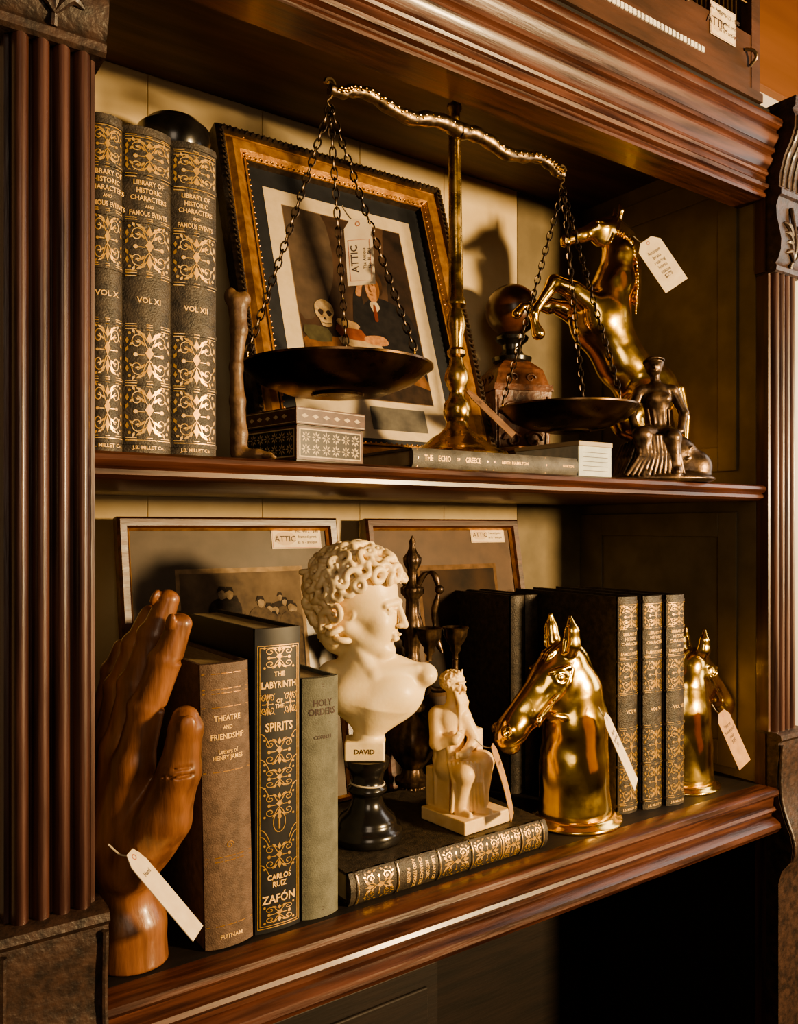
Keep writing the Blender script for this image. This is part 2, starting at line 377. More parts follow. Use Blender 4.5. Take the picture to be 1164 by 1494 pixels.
def book(mb,x0,w,y0,D,z0,h,cover,decor=None,bulge=.45,M=None,bands=()):
    box(mb,x0,x0+.22,y0+.5,y0+D,z0,z0+h,cover,M); box(mb,x0+w-.22,x0+w,y0+.5,y0+D,z0,z0+h,cover,M)
    box(mb,x0+.22,x0+w-.22,y0+.6,y0+D-.3,z0+.25,z0+h-.3,PAGE,M)
    hw=w/2; cx=x0+hw
    def f(s,t,off=0):
        q=(cx+s,y0+.55-bulge*(1-min(1,abs(s/hw))**2.4)-.1-off,z0+t)
        if M is not None: q=tuple(M@Vector(q))
        return q
    def shell(za,zb,off):
        v=[];n=17
        for t in (za,zb):
            for i in range(n):
                s=-hw+w*i/(n-1); v.append(f(s*(1+off*.05),t,off))
            v.append(f(hw,t,-.25)); v.append(f(-hw,t,-.25))
        k=n+2
        fs=[[i,(i+1)%k,k+(i+1)%k,k+i] for i in range(k)]+[list(range(k))[::-1],[k+i for i in range(k)]]
        mb.add(v,fs,cover)
    shell(0,h,0)
    for b_ in bands: shell(b_-.14,b_+.14,.09)
    if decor: decor(mb,f,w,h)
def hist(vol):
    def dec(mb,f,w,h):
        a=w*.44
        k=h/22.2
        for z in (.9,4.75,8.6,12.2,15.8,18.9,21.4):
            for d in (-.17,-.0,.17): ribbon(mb,[(-w*.46,z*k+d),(-w*.3,z*k+d),(0,z*k+d),(w*.3,z*k+d),(w*.46,z*k+d)],.05,f,GOLD,.03 if d else .12)
        for z,b in ((2.85,1.75),(6.7,1.75),(14,1.65),(20.15,1.2)): fleuron(mb,0,z*k,a,b,f,rich=True)
        for i,t in enumerate(('LIBRARY OF','HISTORIC','CHARACTERS','AND','FAMOUS EVENTS')):
            text(mb,t,.46 if t!='AND' else .3,0,18.35*k-.52*i,f,GOLDT,xs=.86 if i!=4 else .74,bold=.02)
        text(mb,'VOL '+vol,.52,0,10.4*k,f,GOLDT,bold=.02)
        text(mb,'J.B. MILLET Co.',.34,0,.42,f,GOLDT)
    return dec
m=MB()
for i,(x,v) in enumerate(((.05,'X'),(2.35,'XI'),(5.75,'XII'))):
    w_=3.32 if i else 2.25
    book(m,x,w_,.6+.15*i,15.5,35.12,22.3-.1*i,LEATH,hist(v),.55,bands=(21.75,19,15.75,12.2,8.6,4.75,.75))
m.obj('antique_book_set',sharp=40)
m=MB()
for i,(x,v) in enumerate(((54.1,'V'),(57.4,'VI'),(60.5,'VII'))):
    book(m,x,3.1,2.2-.6*i,16,.02,22.8,LEATH,hist(v),.5,bands=(22.2,19.3,16,12.4,8.8,4.9,.8))
for i in range(2):
    book(m,49.6+2.2*i-.2,2.1,13.5,13.5,.02,22.4,LEATH,None,.4)
m.obj('antique_book_set.001',sharp=40)
def dec_th(mb,f,w,h):
    for z in (1.6,6.2,6.5,12.6,17.2,18.2,18.5,19.6): ribbon(mb,[(-w*.48,z),(-w*.25,z),(0,z),(w*.25,z),(w*.48,z)],.06,f,GOLDF)
    for i,t in enumerate(('THEATRE','AND','FRIENDSHIP')): text(mb,t,.56 if i!=1 else .38,0,16.4-.66*i,f,GOLDT,xs=.85,bold=.02)
    text(mb,'Letters of\nHENRY JAMES',.46,0,13.8,f,GOLDT,xs=.8)
    text(mb,'PUTNAM',.42,0,.8,f,GOLDT); 
    ribbon(mb,[(.3*math.cos(a*.5)*(1-a/20),7.3+.3*math.sin(a*.5)*(1-a/20)) for a in range(16)],.06,f,GOLDF)
m=MB(); Mt=Matrix.Translation((8.0,.2,0))@Matrix.Rotation(math.radians(-1.2),4,'Y')
book(m,0,3.65,0,15,.02,20.3,LEATHB,dec_th,.45,Mt); m.obj('book',loc=(0,0,.08))
def dec_lab(mb,f,w,h):
    for o in (.0,.16):
        a=w*.45-o; z0,z1=.35+o,h-1.3-o
        for p in ([(-a,z0),(a,z0)],[(-a,z1),(a,z1)],[(-a,z0),(-a,z1)],[(a,z0),(a,z1)]):
            q=[(p[0][0]+(p[1][0]-p[0][0])*i/16,p[0][1]+(p[1][1]-p[0][1])*i/16) for i in range(17)]; ribbon(mb,q,.05,f,GOLD)
    fleuron(mb,0,20.4,w*.36,.9,f)
    text(mb,'THE',.5,0,19.15,f,GOLDT,bold=.02); text(mb,'LABYRINTH',.7,0,18.35,f,GOLDT,xs=.78,bold=.025)
    for sx in (-1,1):
        fleuron(mb,sx*w*.25,16.95,w*.16,.9,f)
    text(mb,'OF\nTHE',.42,0,16.95,f,GOLDT,off=.05,bold=.02)
    text(mb,'SPIRITS',.9,0,15.2,f,GOLDT,xs=.8,bold=.025)
    for z,b in ((13.4,1.1),(11.4,.8),(9.4,1.0),(5.6,1.05),(1.3,.7)): fleuron(mb,0,z,w*.36,b,f)
    ribbon(mb,disc2(0,8.1,.5,.75,20)+[( .5,8.1)],.06,f,GOLD); ribbon(mb,[(0,7.6),(0,8.5)],.12,f,GOLD); poly(mb,disc2(0,8.5,.17),f,GOLD)
    for sx in (-1,1):
        for z in (7.2,14.3,6.7,10.4,12.4,4.6):
            ribbon(mb,[(sx*(w*.4-.9*math.sin(i*.3)*.8),z+.5*math.cos(i*.6)) for i in range(11)],.06,f,GOLD)
    text(mb,'CARLOS\nRUIZ',.58,0,3.75,f,GOLDT,xs=.9,bold=.02); text(mb,'ZAFÓN',.85,0,2.4,f,GOLDT,xs=.95,bold=.02)
m=MB(); book(m,11.9,3.75,.4,16.5,.02,22.6,BLACKB,dec_lab,.25); m.obj('book.001')
def dec_ho(mb,f,w,h):
    text(mb,'HOLY\nORDERS',.72,0,16.2,f,INK,xs=.88,bold=.02); text(mb,'CORELLI',.4,0,13.9,f,INK); ribbon(mb,[(-w*.2,15),(w*.2,15)],.05,f,INK)
    for z in (18.0,17.8,.6,.8): ribbon(mb,[(-w*.48,z),(0,z),(w*.48,z)],.05,f,INK)
m=MB(); book(m,15.85,3.2,.5,13.5,.02,18.5,GREENB,dec_ho,.45); m.obj('book.002')
m=MB(); Ml=Matrix.Translation((19.9,.4,2.62))@Matrix.Rotation(math.radians(90),4,'Y')
book(m,0,2.6,0,15.2,0,21.7,LEATH,None,.5,Ml,bands=(21.1,18.4,12.5,8.9,4.6,.7))
def fl(s,t,off=0):
    return tuple(Ml@Vector((1.3+s,.55-.5*(1-min(1,abs(s/1.3))**2.4)-.1-off,t)))
for z in (.7,4.6,8.9,12.5,16.0,18.4,21.1):
    for d in (-.15,0,.15): ribbon(m,[(-1.15,z+d),(-.6,z+d),(0,z+d),(.6,z+d),(1.15,z+d)],.05,fl,GOLD,.03 if d else .12)
for z in (2.7,17.2,19.8,14.2,10.7): fleuron(m,0,z,1.12,1.5 if z in(2.7,14.2) else (1.0 if z==17.2 else 1.1 if z==19.8 else 1.5),fl,rich=True)
for i,t in enumerate(('LIBRARY OF','HISTORIC','CHARACTERS','AND FAMOUS','EVENTS')):
    text(m,t,.46,0,8.2-.66*i,fl,GOLDT,xs=.8)
m.obj('book.003',sharp=40)
m=MB(); Mu=Matrix.Translation((26.2,.5,36.85))@Matrix.Rotation(math.radians(90),4,'Y')
book(m,0,1.7,0,13,0,19.8,GREYB,None,.3,Mu)
def fu(s,t,off=0): return tuple(Mu@Vector((.85+s,.55-.3*(1-min(1,abs(s/.85))**2.4)-.1-off,t)))
for i,t in enumerate(('THE','ECHO','OF','GREECE')):
    text(m,t,.66 if i!=2 else .4,0.0,[1.6,3.3,4.8,6.5][i],fu,GOLDT,rot=math.pi/2,xs=.75,bold=.02)
text(m,'EDITH HAMILTON',.4,0,11.5,fu,GOLDT,rot=math.pi/2); text(m,'NORTON',.34,0,18.4,fu,GOLDT,rot=math.pi/2)
for z in (.5,8.2,9,15.5): ribbon(m,[(-.75,z),(0,z),(.75,z)],.07,fu,GOLDF)
m.obj('book.004',sharp=40)

# ------------------------------------------------------------ FRAMES
def frame(mb,w,h,prof,mt_of):
    for (t0,y0),(t1,y1),mt in [(prof[i],prof[i+1],mt_of[i]) for i in range(len(prof)-1)]:
        v=[]
        for t,y in ((t0,y0),(t1,y1)):
            v+=[(t,y,t),(w-t,y,t),(w-t,y,h-t),(t,y,h-t)]
        f=[[i,(i+1)%4,4+(i+1)%4,4+i] for i in range(4)]
        mb.add(v,f,mt)
    mb.add([(0,prof[0][1],0),(w,prof[0][1],0),(w,prof[0][1],h),(0,prof[0][1],h)],[[3,2,1,0]],FRD)
def rect(mb,x0,x1,z0,z1,y,mt): mb.add([(x0,y,z0),(x1,y,z0),(x1,y,z1),(x0,y,z1)],[[0,1,2,3]],mt)
m=MB(); w,h=28.7,37.2
frame(m,w,h,[(0,0),(0,-1.6),(.3,-2.0),(.8,-1.9),(.9,-1.5),(1.1,-1.5),(1.6,-1.95),(2.4,-1.7),(2.9,-1.1),(3.0,-1.2),(3.2,-1.2),(3.3,-.5)],[FRD,FRD,FRD,FRD,GOLDF,GOLDF,GOLDF,GOLDF,FRD,GOLDF,FRD])
def beads(x0,z0,x1,z1,n):
    for i in range(n):
        t=(i+.5)/n; x=x0+(x1-x0)*t; z=z0+(z1-z0)*t
        ang=math.atan2(z1-z0,x1-x0)+.7
        tube(m,[(x-.28*math.cos(ang),-1.95,z-.28*math.sin(ang)),(x,-2.15,z),(x+.28*math.cos(ang),-1.95,z+.28*math.sin(ang))],[.08,.17,.08],FRD,6)
        ball(m,(x+(0 if x0!=x1 else (2.55 if x0<w/2 else -2.55)),-1.6,z+(0 if z0!=z1 else (2.55 if z0<h/2 else -2.55))),.11,GOLDF,seg=6)
beads(.5,.5,w-.5,.5,44); beads(.5,h-.5,w-.5,h-.5,44); beads(.5,.5,.5,h-.5,56); beads(w-.5,.5,w-.5,h-.5,56)
rect(m,3,w-3,3,h-3,-.5,MATBLK)
rect(m,5.0,w-5.0,4.0,31.8,-.54,MATCR)
rect(m,6.9,w-6.7,8.3,30.1,-.55,flat('print_edge',(.12,.08,.05)))
rect(m,7.0,w-6.8,8.4,30.0,-.56,flat('print_ground',(.016,.01,.008),(.075,.042,.027),.3))
fy=lambda s,t,off=0:(s,-.56-off,t)
P=lambda fx,fz:(7.0+14.9*fx,8.4+21.6*fz)
def pp(pts,mt,o,n=4):
    q=[np.array(P(*p)) for p in pts]; N_=len(q); out=[]
    for i in range(N_):
        p0,p1,p2,p3=q[i-1],q[i],q[(i+1)%N_],q[(i+2)%N_]
        for k in range(n):
            t=k/n; out.append(.5*(2*p1+(-p0+p2)*t+(2*p0-5*p1+4*p2-p3)*t*t+(-p0+3*p1-3*p2+p3)*t**3))
    lo=np.array(P(0,0)); hi=np.array(P(1,1))
    poly(m,[tuple(np.clip(x,lo,hi)) for x in out],fy,mt,o)
pp([(0,.42),(.2,.46),(.34,.7),(.3,1),(0,1)],flat('print_grey',(.035,.026,.02),(.1,.07,.05),.35),.005)
pp([(.7,.15),(1,.1),(1,1),(.85,1),(.78,.6)],flat('print_curtain',(.01,.007,.006),(.035,.02,.015),.5),.01)
c_coat=flat('print_coat',(.005,.005,.007),(.016,.014,.015)); pp([(.4,.14),(.97,.1),(.98,.38),(.93,.5),(.8,.555),(.68,.57),(.56,.53),(.46,.4)],c_coat,.02)
c_skin=flat('print_skin',(.2,.085,.04),(.45,.23,.11),1.6)
pp([(.585,.6),(.59,.655),(.62,.695),(.67,.705),(.705,.67),(.705,.61),(.68,.565),(.64,.54),(.605,.555)],c_skin,.03,6)
pp([(.575,.66),(.59,.71),(.64,.735),(.7,.73),(.735,.69),(.735,.62),(.715,.59),(.712,.64),(.69,.68),(.64,.685),(.6,.67)],flat('print_hair',(.016,.009,.006),(.06,.028,.014)),.035)
c_fs=flat('print_face_shade',(.1,.04,.018),(.18,.075,.035))
pp([(.655,.7),(.705,.67),(.7,.6),(.67,.56),(.68,.62),(.665,.66)],c_fs,.034,4)
pp([(.595,.645),(.618,.65),(.616,.64)],c_fs,.04); pp([(.635,.65),(.662,.645),(.655,.637)],c_fs,.04)
pp([(.618,.645),(.612,.605),(.635,.6),(.628,.62)],c_fs,.04); pp([(.61,.588),(.645,.585),(.628,.578)],c_fs,.04)
pp([(.6,.535),(.66,.545),(.68,.51),(.63,.48),(.61,.5)],flat('print_collar',(.3,.23,.15),(.45,.36,.25)),.045,3)
pp([(.625,.52),(.645,.52),(.65,.44),(.62,.44)],flat('print_tie',(.09,.02,.012),(.14,.03,.018)),.05)
pp([(.42,.31),(.5,.28),(.54,.46),(.535,.58),(.47,.57)],c_coat,.025); pp([(.49,.57),(.53,.565),(.555,.62),(.59,.66),(.6,.69),(.555,.68),(.515,.63)],c_skin,.055)
c_desk=flat('print_desk',(.06,.028,.014),(.2,.09,.038),.8); pp([(0,.28),(.25,.31),(.55,.3),(.9,.22),(1,.1),(1,.05),(0,.05)],c_desk,.05)
pp([(.0,.1),(.5,.13),(1,.08),(1,0),(0,0)],flat('print_floor',(.014,.009,.007),(.04,.024,.016)),.055)
pp([(.33,.33),(.62,.31),(.6,.26),(.3,.28)],flat('print_paper',(.25,.17,.09),(.42,.31,.18)),.06,2)
pp([(.28,.38),(.48,.37),(.5,.31),(.3,.32)],flat('print_book',(.12,.035,.018)),.065,2)
pp([(.3,.415),(.45,.405),(.46,.37),(.3,.38)],flat('print_book2',(.22,.14,.07)),.068,2)
pp([(.02,.35),(.2,.35),(.22,.28),(.04,.28)],flat('print_book3',(.04,.035,.02)),.066,2)
pp([(.52,.34),(.66,.35),(.7,.31),(.6,.295),(.5,.31)],c_skin,.07,4)
c_sk=flat('print_skull',(.22,.14,.07),(.5,.37,.21),1.6)
pp([(.125,.42),(.13,.475),(.19,.505),(.26,.485),(.275,.44),(.25,.405),(.24,.365),(.17,.36),(.15,.395)],c_sk,.07,5)
c_bk=flat('print_dark',(.02,.012,.01)); pp([(.145,.435),(.165,.45),(.19,.437),(.17,.415)],c_bk,.08); pp([(.21,.437),(.235,.448),(.255,.43),(.23,.415)],c_bk,.08); pp([(.192,.41),(.205,.395),(.183,.395)],c_bk,.08)
ribbon(m,[P(.165,.378),P(.2,.374),P(.24,.38)],.07,fy,c_bk,.085)
rect(m,13.5,20.5,5.0,7.6,-.58,flat('print_caption',(.13,.12,.1),(.07,.065,.06),.8))
lean=-math.degrees(math.atan2(11.3,35.5))
m.obj('framed_print',loc=(18.2,14.2,35.2),rot=(lean,0,0),sharp=30)
def lowframe(name,x0,w,h,mt,pic):
    m=MB(); frame(m,w,h,[(0,0),(0,-1.1),(.25,-1.4),(.9,-1.3),(1.1,-1.0),(1.3,-.6)],[MAHX,MAHX,MAHX,MAHX,GOLDF])
    rect(m,1.2,w-1.2,1.2,h-1.2,-.5,mt)
    pic(m)
    m.obj(name,loc=(x0,20.6,.25),rot=(-math.degrees(math.atan2(5.4,31)),0,0),sharp=30); 
def label(m,x0,z0,w,h,y=-.56):
    f=lambda s,t,off=0:(x0+s,y-off,z0+t)
    box(m,x0,x0+w,y-.02,y,z0,z0+h,TAG)
    ribbon(m,[(.12,.12),(w-.12,.12),(w-.12,h-.12),(.12,h-.12),(.12,.12)],.05,f,RED,.03)
    poly(m,disc2(w*.27,h*.45,w*.22,h*.3),f,mat('label_tint',(.6,.45,.3),.8),.03)
    text(m,'ATTIC',h*.36,w*.27,h*.42,f,INK,.04); text(m,'The Antique',h*.15,w*.27,h*.82,f,INK,.04)
    for i in range(3): text(m,['No. 4472 - $48','framed print','as is - antique'][i],h*.18,w*.72,h*(.76-.24*i),f,INK,.04,bold=0)
def pic1(m):
    rect(m,5.6,19.8,12,26.0,-.53,flat('print_border',(.16,.11,.065))); rect(m,6.0,19.4,12.4,25.5,-.55,flat('engraving_ground',(.04,.028,.02),(.15,.105,.065),.35))
    f=lambda s,t,off=0:(s,-.55-off,t)
    dk=flat('engraving_dark',(.007,.005,.004),(.028,.018,.013),1.5); li=flat('engraving_light',(.13,.09,.055),(.26,.19,.12),2); mid=flat('engraving_mid',(.04,.027,.018),(.095,.065,.04),1.5)
    r=np.random.RandomState(11)
    for i in range(26):
        x=6.9+r.rand()*11.6; z=19.5+r.rand()*3.4-(i%3)*1.0; s_=.7+.5*r.rand(); o=.01+i*.003
        b=[(x-s_*1.2,12.5),(x+s_*1.2,12.5)]+[(x+s_*1.25*math.cos(a),z-.4+s_*1.0*math.sin(a)) for a in np.linspace(0,math.pi,9)]
        poly(m,b,f,dk if i%2 else mid,o); poly(m,disc2(x+.1,z+s_*.95,s_*.38,s_*.5,12),f,li,o+.001)
        poly(m,[(x-s_*.45,z+s_*1.1),(x-s_*.2,z+s_*1.7),(x+s_*.35,z+s_*1.65),(x+s_*.55,z+s_*1.1),(x+.1,z+s_*1.35)],f,dk,o+.002)
    poly(m,[(6.1,12.5),(12.4,12.5),(11.6,15.5),(10.6,17.6),(8.6,18),(7.2,16.8)],f,li,.12)
    label(m,16.4,27.9,6.0,2.5)
def pic2(m):
    rect(m,7.0,19.6,10,25.6,-.53,flat('print_border2',(.08,.045,.024))); rect(m,7.5,19.1,10.5,25,-.55,flat('landscape_ground',(.012,.008,.006),(.05,.026,.013),.25))
    f=lambda s,t,off=0:(s,-.55-off,t)
    hl=flat('landscape_hill',(.01,.007,.005),(.024,.014,.009),1)
    poly(m,[(7.5,10.5),(19.1,10.5),(19.1,15.5),(16.5,17.2),(13.5,15.8),(10.5,17.8),(7.5,16.5)],f,hl,.01)
    label(m,16.0,28.3,5.6,2.3)
lowframe('framed_print.001',8.7,24.3,31.2,MATBR,pic1)
lowframe('framed_print.002',36.8,23.7,31.2,MATBR2,pic2)

# ------------------------------------------------------------ BUST OF DAVID
def bust():
    s=SDF((-7,-5.1,6.9),(7,5.1,27.6),.095)
    s.rbox((-.3,0,8.0),(1.75,1.4,.85),.12,.1)
    s.cap((0,0,9.4),(.5,0,12),1.35,3.0,.6)
    s.ell((.6,.1,13.2),(4.4,2.3,3.4),.8)
    s.cap((-3.2,.5,14.3),(4.8,-.1,14.6),1.35,.9,.9)
    s.ell((5.1,-.2,14.5),(1.0,1.4,.9),.5)
    s.ell((2.1,-1.4,13.0),(2.0,1.3,1.6),.7); s.ell((-1.5,-1.4,12.9),(1.9,1.3,1.6),.7)
    s.cap((-.2,.3,13.5),(-.6,.2,18.6),1.95,1.7,.9)
    s.cap((-1.7,-.7,18.5),(.6,-1.7,14.6),.5,.35,.5)
    s.cap((.6,-1.7,14.9),(4.2,-.9,15.1),.3,.25,.5)
    s.ell((.6,2.6,12),(4.4,1.4,3.2),.4,sub=True)
    yaw=math.radians(-18); O=np.array([-.3,0,20.25]); c,sn=math.cos(yaw),math.sin(yaw); tp=math.radians(3); H=1.1
    def T(p):
        x,y,z=[q*H for q in p]; x,z=x*math.cos(tp)+z*math.sin(tp),-x*math.sin(tp)+z*math.cos(tp)
        return (O[0]+x*c-y*sn,O[1]+x*sn+y*c,O[2]+z)
    rt=(0,math.degrees(tp),math.degrees(yaw))
    E=lambda p,r,k=.3,sub=False:s.ell(T(p),tuple(q*H for q in r),k,rt,sub)
    C=lambda a,b,ra,rb,k=.3,sub=False:s.cap(T(a),T(b),ra*H,rb*H,k,sub)
    E((-.6,0,1.3),(3.2,2.7,3.0),.3)
    E((.9,0,-.7),(1.9,1.8,3.0),.5)
    E((1.95,0,-3.1),(.78,.75,.6),.45)
    for y in (-1,1):
        C((-.7,y*1.7,-1.3),(1.7,y*.5,-3.1),.7,.5,.6)
        E((1.6,y*1.0,-.9),(.85,.7,.85),.5)
        C((2.72,y*.3,.8),(2.2,y*1.35,.6),.3,.26,.25)
        E((2.9,y*.8,.15),(.55,.52,.36),.15,True)
        E((2.25,y*.8,.12),(.4,.44,.29),.05)
        C((2.76,y*.42,.34),(2.42,y*1.22,.28),.09,.09,.05)
        C((2.66,y*.42,-.14),(2.42,y*1.15,-.1),.06,.06,.06)
        E((3.08,y*.3,-1.02),(.28,.21,.21),.12)
        s.tor(T((-.5,y*2.1,-.1)),np.array(T((-.9,y*3,-.1)))-np.array(T((-.5,y*2.1,-.1))),.5,.2,.12)
    C((2.78,0,.6),(3.42,0,-.95),.24,.3,.22)
    C((2.72,-.42,-1.78),(2.72,.42,-1.78),.17,.17,.2); C((3.02,-.12,-1.76),(3.02,.12,-1.76),.15,.15,.12)
    C((2.72,-.3,-2.14),(2.72,.3,-2.14),.22,.22,.12)
    C((3.1,-.6,-1.95),(3.1,.6,-1.95),.1,.1,.08,True)
    C((2.82,-.4,-2.55),(2.82,.4,-2.55),.2,.2,.2,True)
    E((-1.0,0,1.8),(3.35,2.9,3.0),.2); E((-2.2,0,-.9),(1.7,2.4,2.9),.6)
    r2=np.random.RandomState(3)
    n=235
    for i in range(n):
        ph=math.acos(1-2*(i+.5)/n); th=i*2.39996
        d=np.array([math.sin(ph)*math.cos(th),math.sin(ph)*math.sin(th),math.cos(ph)])
        if d[0]>.48 and d[2]<.3: continue
        if d[2]<-.88: continue
        if d[0]>.02 and d[2]<-.12: continue
        rad=np.array([3.75,3.2,3.4]) if d[2]>-.1 else np.array([3.85,3.0,4.6])
        p=np.array([-1.0,0,1.6])+d*rad*(1+.09*r2.rand())
        nn=d+r2.randn(3)*.3; nw=np.array(T(p+nn))-np.array(T(p))
        R=.36+.24*r2.rand()
        s.tor(T(p),nw,R*H,.26*H,.07)
        if r2.rand()<.5: E(tuple(p+d*.18),(.17,.17,.17),.05)
        tg=np.cross(d,r2.randn(3)); tg/=np.linalg.norm(tg)
        C(tuple(p+tg*R),tuple(p+tg*(R+.45)-np.array([0,0,.25])),.24,.1,.08)
    return s.mesh()
V,F=bust(); m=MB(); m.add(V,F,IVORY)
lathe(m,[(0,0),(3.0,0),(3.15,.25),(3.15,.8),(2.95,1.2),(2.6,1.35),(2.6,1.7),(2.4,2.1),(1.8,2.6),(1.45,3.2),(1.35,3.9),(1.45,4.1),(1.75,4.3),(1.75,4.6),(1.5,4.8),(1.4,5.3),(1.55,6.0),(1.95,6.5),(2.0,7.1),(0,7.12)],BLACKG,56,Matrix.Translation((-.1,0,0)))
text(m,'DAVID',.6,-.3,8.0,lambda a,b,o=0:(a,-1.4-o,b),BRASSD,bold=.01)
tube(m,[(1.5*math.cos(a*.3)-.1,1.5*math.sin(a*.3),4.95-.1*math.cos(a*.3)) for a in range(22)],.09,STR,6)
m.obj('david_bust',loc=(25.3,6.2,2.64),rot=(0,0,VIEWROT),sharp=75)

# ------------------------------------------------------------ MOSES
def moses():
    s=SDF((-4.6,-4.6,-.2),(4.8,4.6,15.4),.075)
    s.rbox((0,0,.6),(2.95,2.95,.6),.08,.0,(0,0,40))
    s.rbox((-1.5,.9,2.9),(1.5,1.6,1.9),.1,.1,(0,0,40))
    s.ell((-1.0,0,5.1),(1.8,1.6,1.3),.5)
    s.cap((-1.3,.1,5.2),(-1.5,0,9.3),1.35,1.3,.5)
    s.cap((-2.5,.3,9.9),(-.4,-.4,9.9),.8,.8,.5)
    s.cap((-1.3,0,10),(-1.15,-.1,11.7),.65,.6,.4)
    hx,hy,hz=-1.0,-.1,12.65
    s.ell((hx,hy,hz),(.95,.85,1.15),.2)
    s.ell((hx-.2,hy+.15,hz+.45),(1.05,1.0,.9),.1)
    r2=np.random.RandomState(5)
    n=64
    for i in range(n):
        ph=math.acos(1-2*(i+.5)/n); th=i*2.39996
        d=np.array([math.sin(ph)*math.cos(th),math.sin(ph)*math.sin(th),math.cos(ph)])
        if d[0]*.78-d[1]*.62>.5 and d[2]<.45: continue
        if d[2]<-.8: continue
        s.tor((hx-.2+d[0]*1.08,hy+.15+d[1]*1.03,hz+.4+d[2]*.95),d+.3*r2.randn(3),.19,.12,.06)
    F_=np.array([.78,-.62,0]); Lr=np.array([.62,.78,0]); h0=np.array([hx,hy,hz])
    pt=lambda f,l,u: tuple(h0+F_*f+Lr*l+np.array([0,0,u]))
    for l in (-.3,.3): s.cap(pt(.55,l,1.15),pt(.65,l,1.5),.16,.1,.1)
    s.cap(pt(.86,0,.25),pt(1.15,0,-.25),.11,.17,.08)
    for l in (-1,1):
        s.cap(pt(.82,l*.5,.36),pt(.92,l*.08,.3),.13,.13,.08)
        s.ell(pt(1.0,l*.32,.1),(.2,.2,.14),.05,sub=True); s.ell(pt(.82,l*.32,.1),(.14,.14,.1),.03)
        s.ell(pt(.75,l*.45,-.2),(.25,.25,.22),.15)
        s.cap(pt(1.0,0,-.42),pt(.92,l*.4,-.6),.13,.1,.06)
    for i in range(11):
        l=-.62+.124*i; wv=.12*math.sin(i*1.9)
        s.chain([pt(.68-abs(l)*.35,l,-.4)+(.17,),pt(.95,l*.95+wv,-1.5)+(.21,),pt(1.05-abs(l)*.3,l*.8-wv,-2.7)+(.2,),pt(.9,l*.6+wv-.2,-4.0-.4*(i%3))+(.11,)],.06)
    s.chain([(-2.7,0,9.8,.78),(-2.75,-1.1,7.5,.62),(-1.1,-1.9,8.0,.4),(-.8,-1.8,8.3,.34)],.3)
    for i in range(4): s.cap((-.9,-1.9,8.1+.18*i),(-.4,-1.75,8.2+.2*i),.13,.1,.05)
    s.chain([(-.2,-.3,9.8,.74),(.9,-.4,7.7,.56),(-.2,-1.7,6.7,.38),(-.6,-1.9,6.6,.32)],.3)
    for i in range(4): s.cap((-.5,-1.95,6.4+.14*i),(-1.0,-2.05,6.35+.15*i),.12,.1,.05)
    s.rbox((.9,.5,7.3),(.35,1.0,1.4),.08,.1,(0,0,25))
    s.chain([(-.7,-.5,5.2,1.15),(1.6,-1.0,5.8,.95),(1.4,-1.1,2.2,.62),(1.2,-1.2,1.5,.55)],.35)
    s.cap((1.2,-1.3,1.45),(2.1,-1.7,1.4),.36,.26,.2)
    s.chain([(-1.0,-.8,5.1,1.15),(-.2,-2.3,5.0,.9),(-.6,-1.7,2.2,.6),(-.6,-1.8,1.5,.5)],.35)
    s.cap((-.5,-1.9,1.45),(.2,-2.7,1.4),.36,.26,.2)
    s.ell((.4,-.9,3.6),(1.3,.8,2.3),.4)
    for i in range(9):
        a=i/8; s.chain([(-1.6+3*a,-1.6-.6*math.sin(a*3),6.0-.4*abs(a-.5),.19),(-1.2+2.5*a,-2.3+.3*a,4.2,.22),(-1.4+3.0*a,-2.0+.5*a,1.5,.18)],.1)
    for i in range(5): s.chain([(-2.6+.3*i,-.6-.2*i,9.3-.3*i,.15),(-1.6,-1.35,6.9-.3*i,.16),(.2,-1.2,6.4-.15*i,.14)],.1)
    for i in range(3): s.chain([(-2.5-.1*i,.1+.5*i,8.5,.2),(-2.8,.2+.5*i,5.4,.22),(-2.7,.3+.4*i,1.6,.2)],.2)
    return s.mesh()
V,F=moses(); m=MB(); m.add(V,F,IVORY2); m.obj('moses_statuette',loc=(35.2,4.8,2.66),rot=(0,0,VIEWROT),sharp=75)

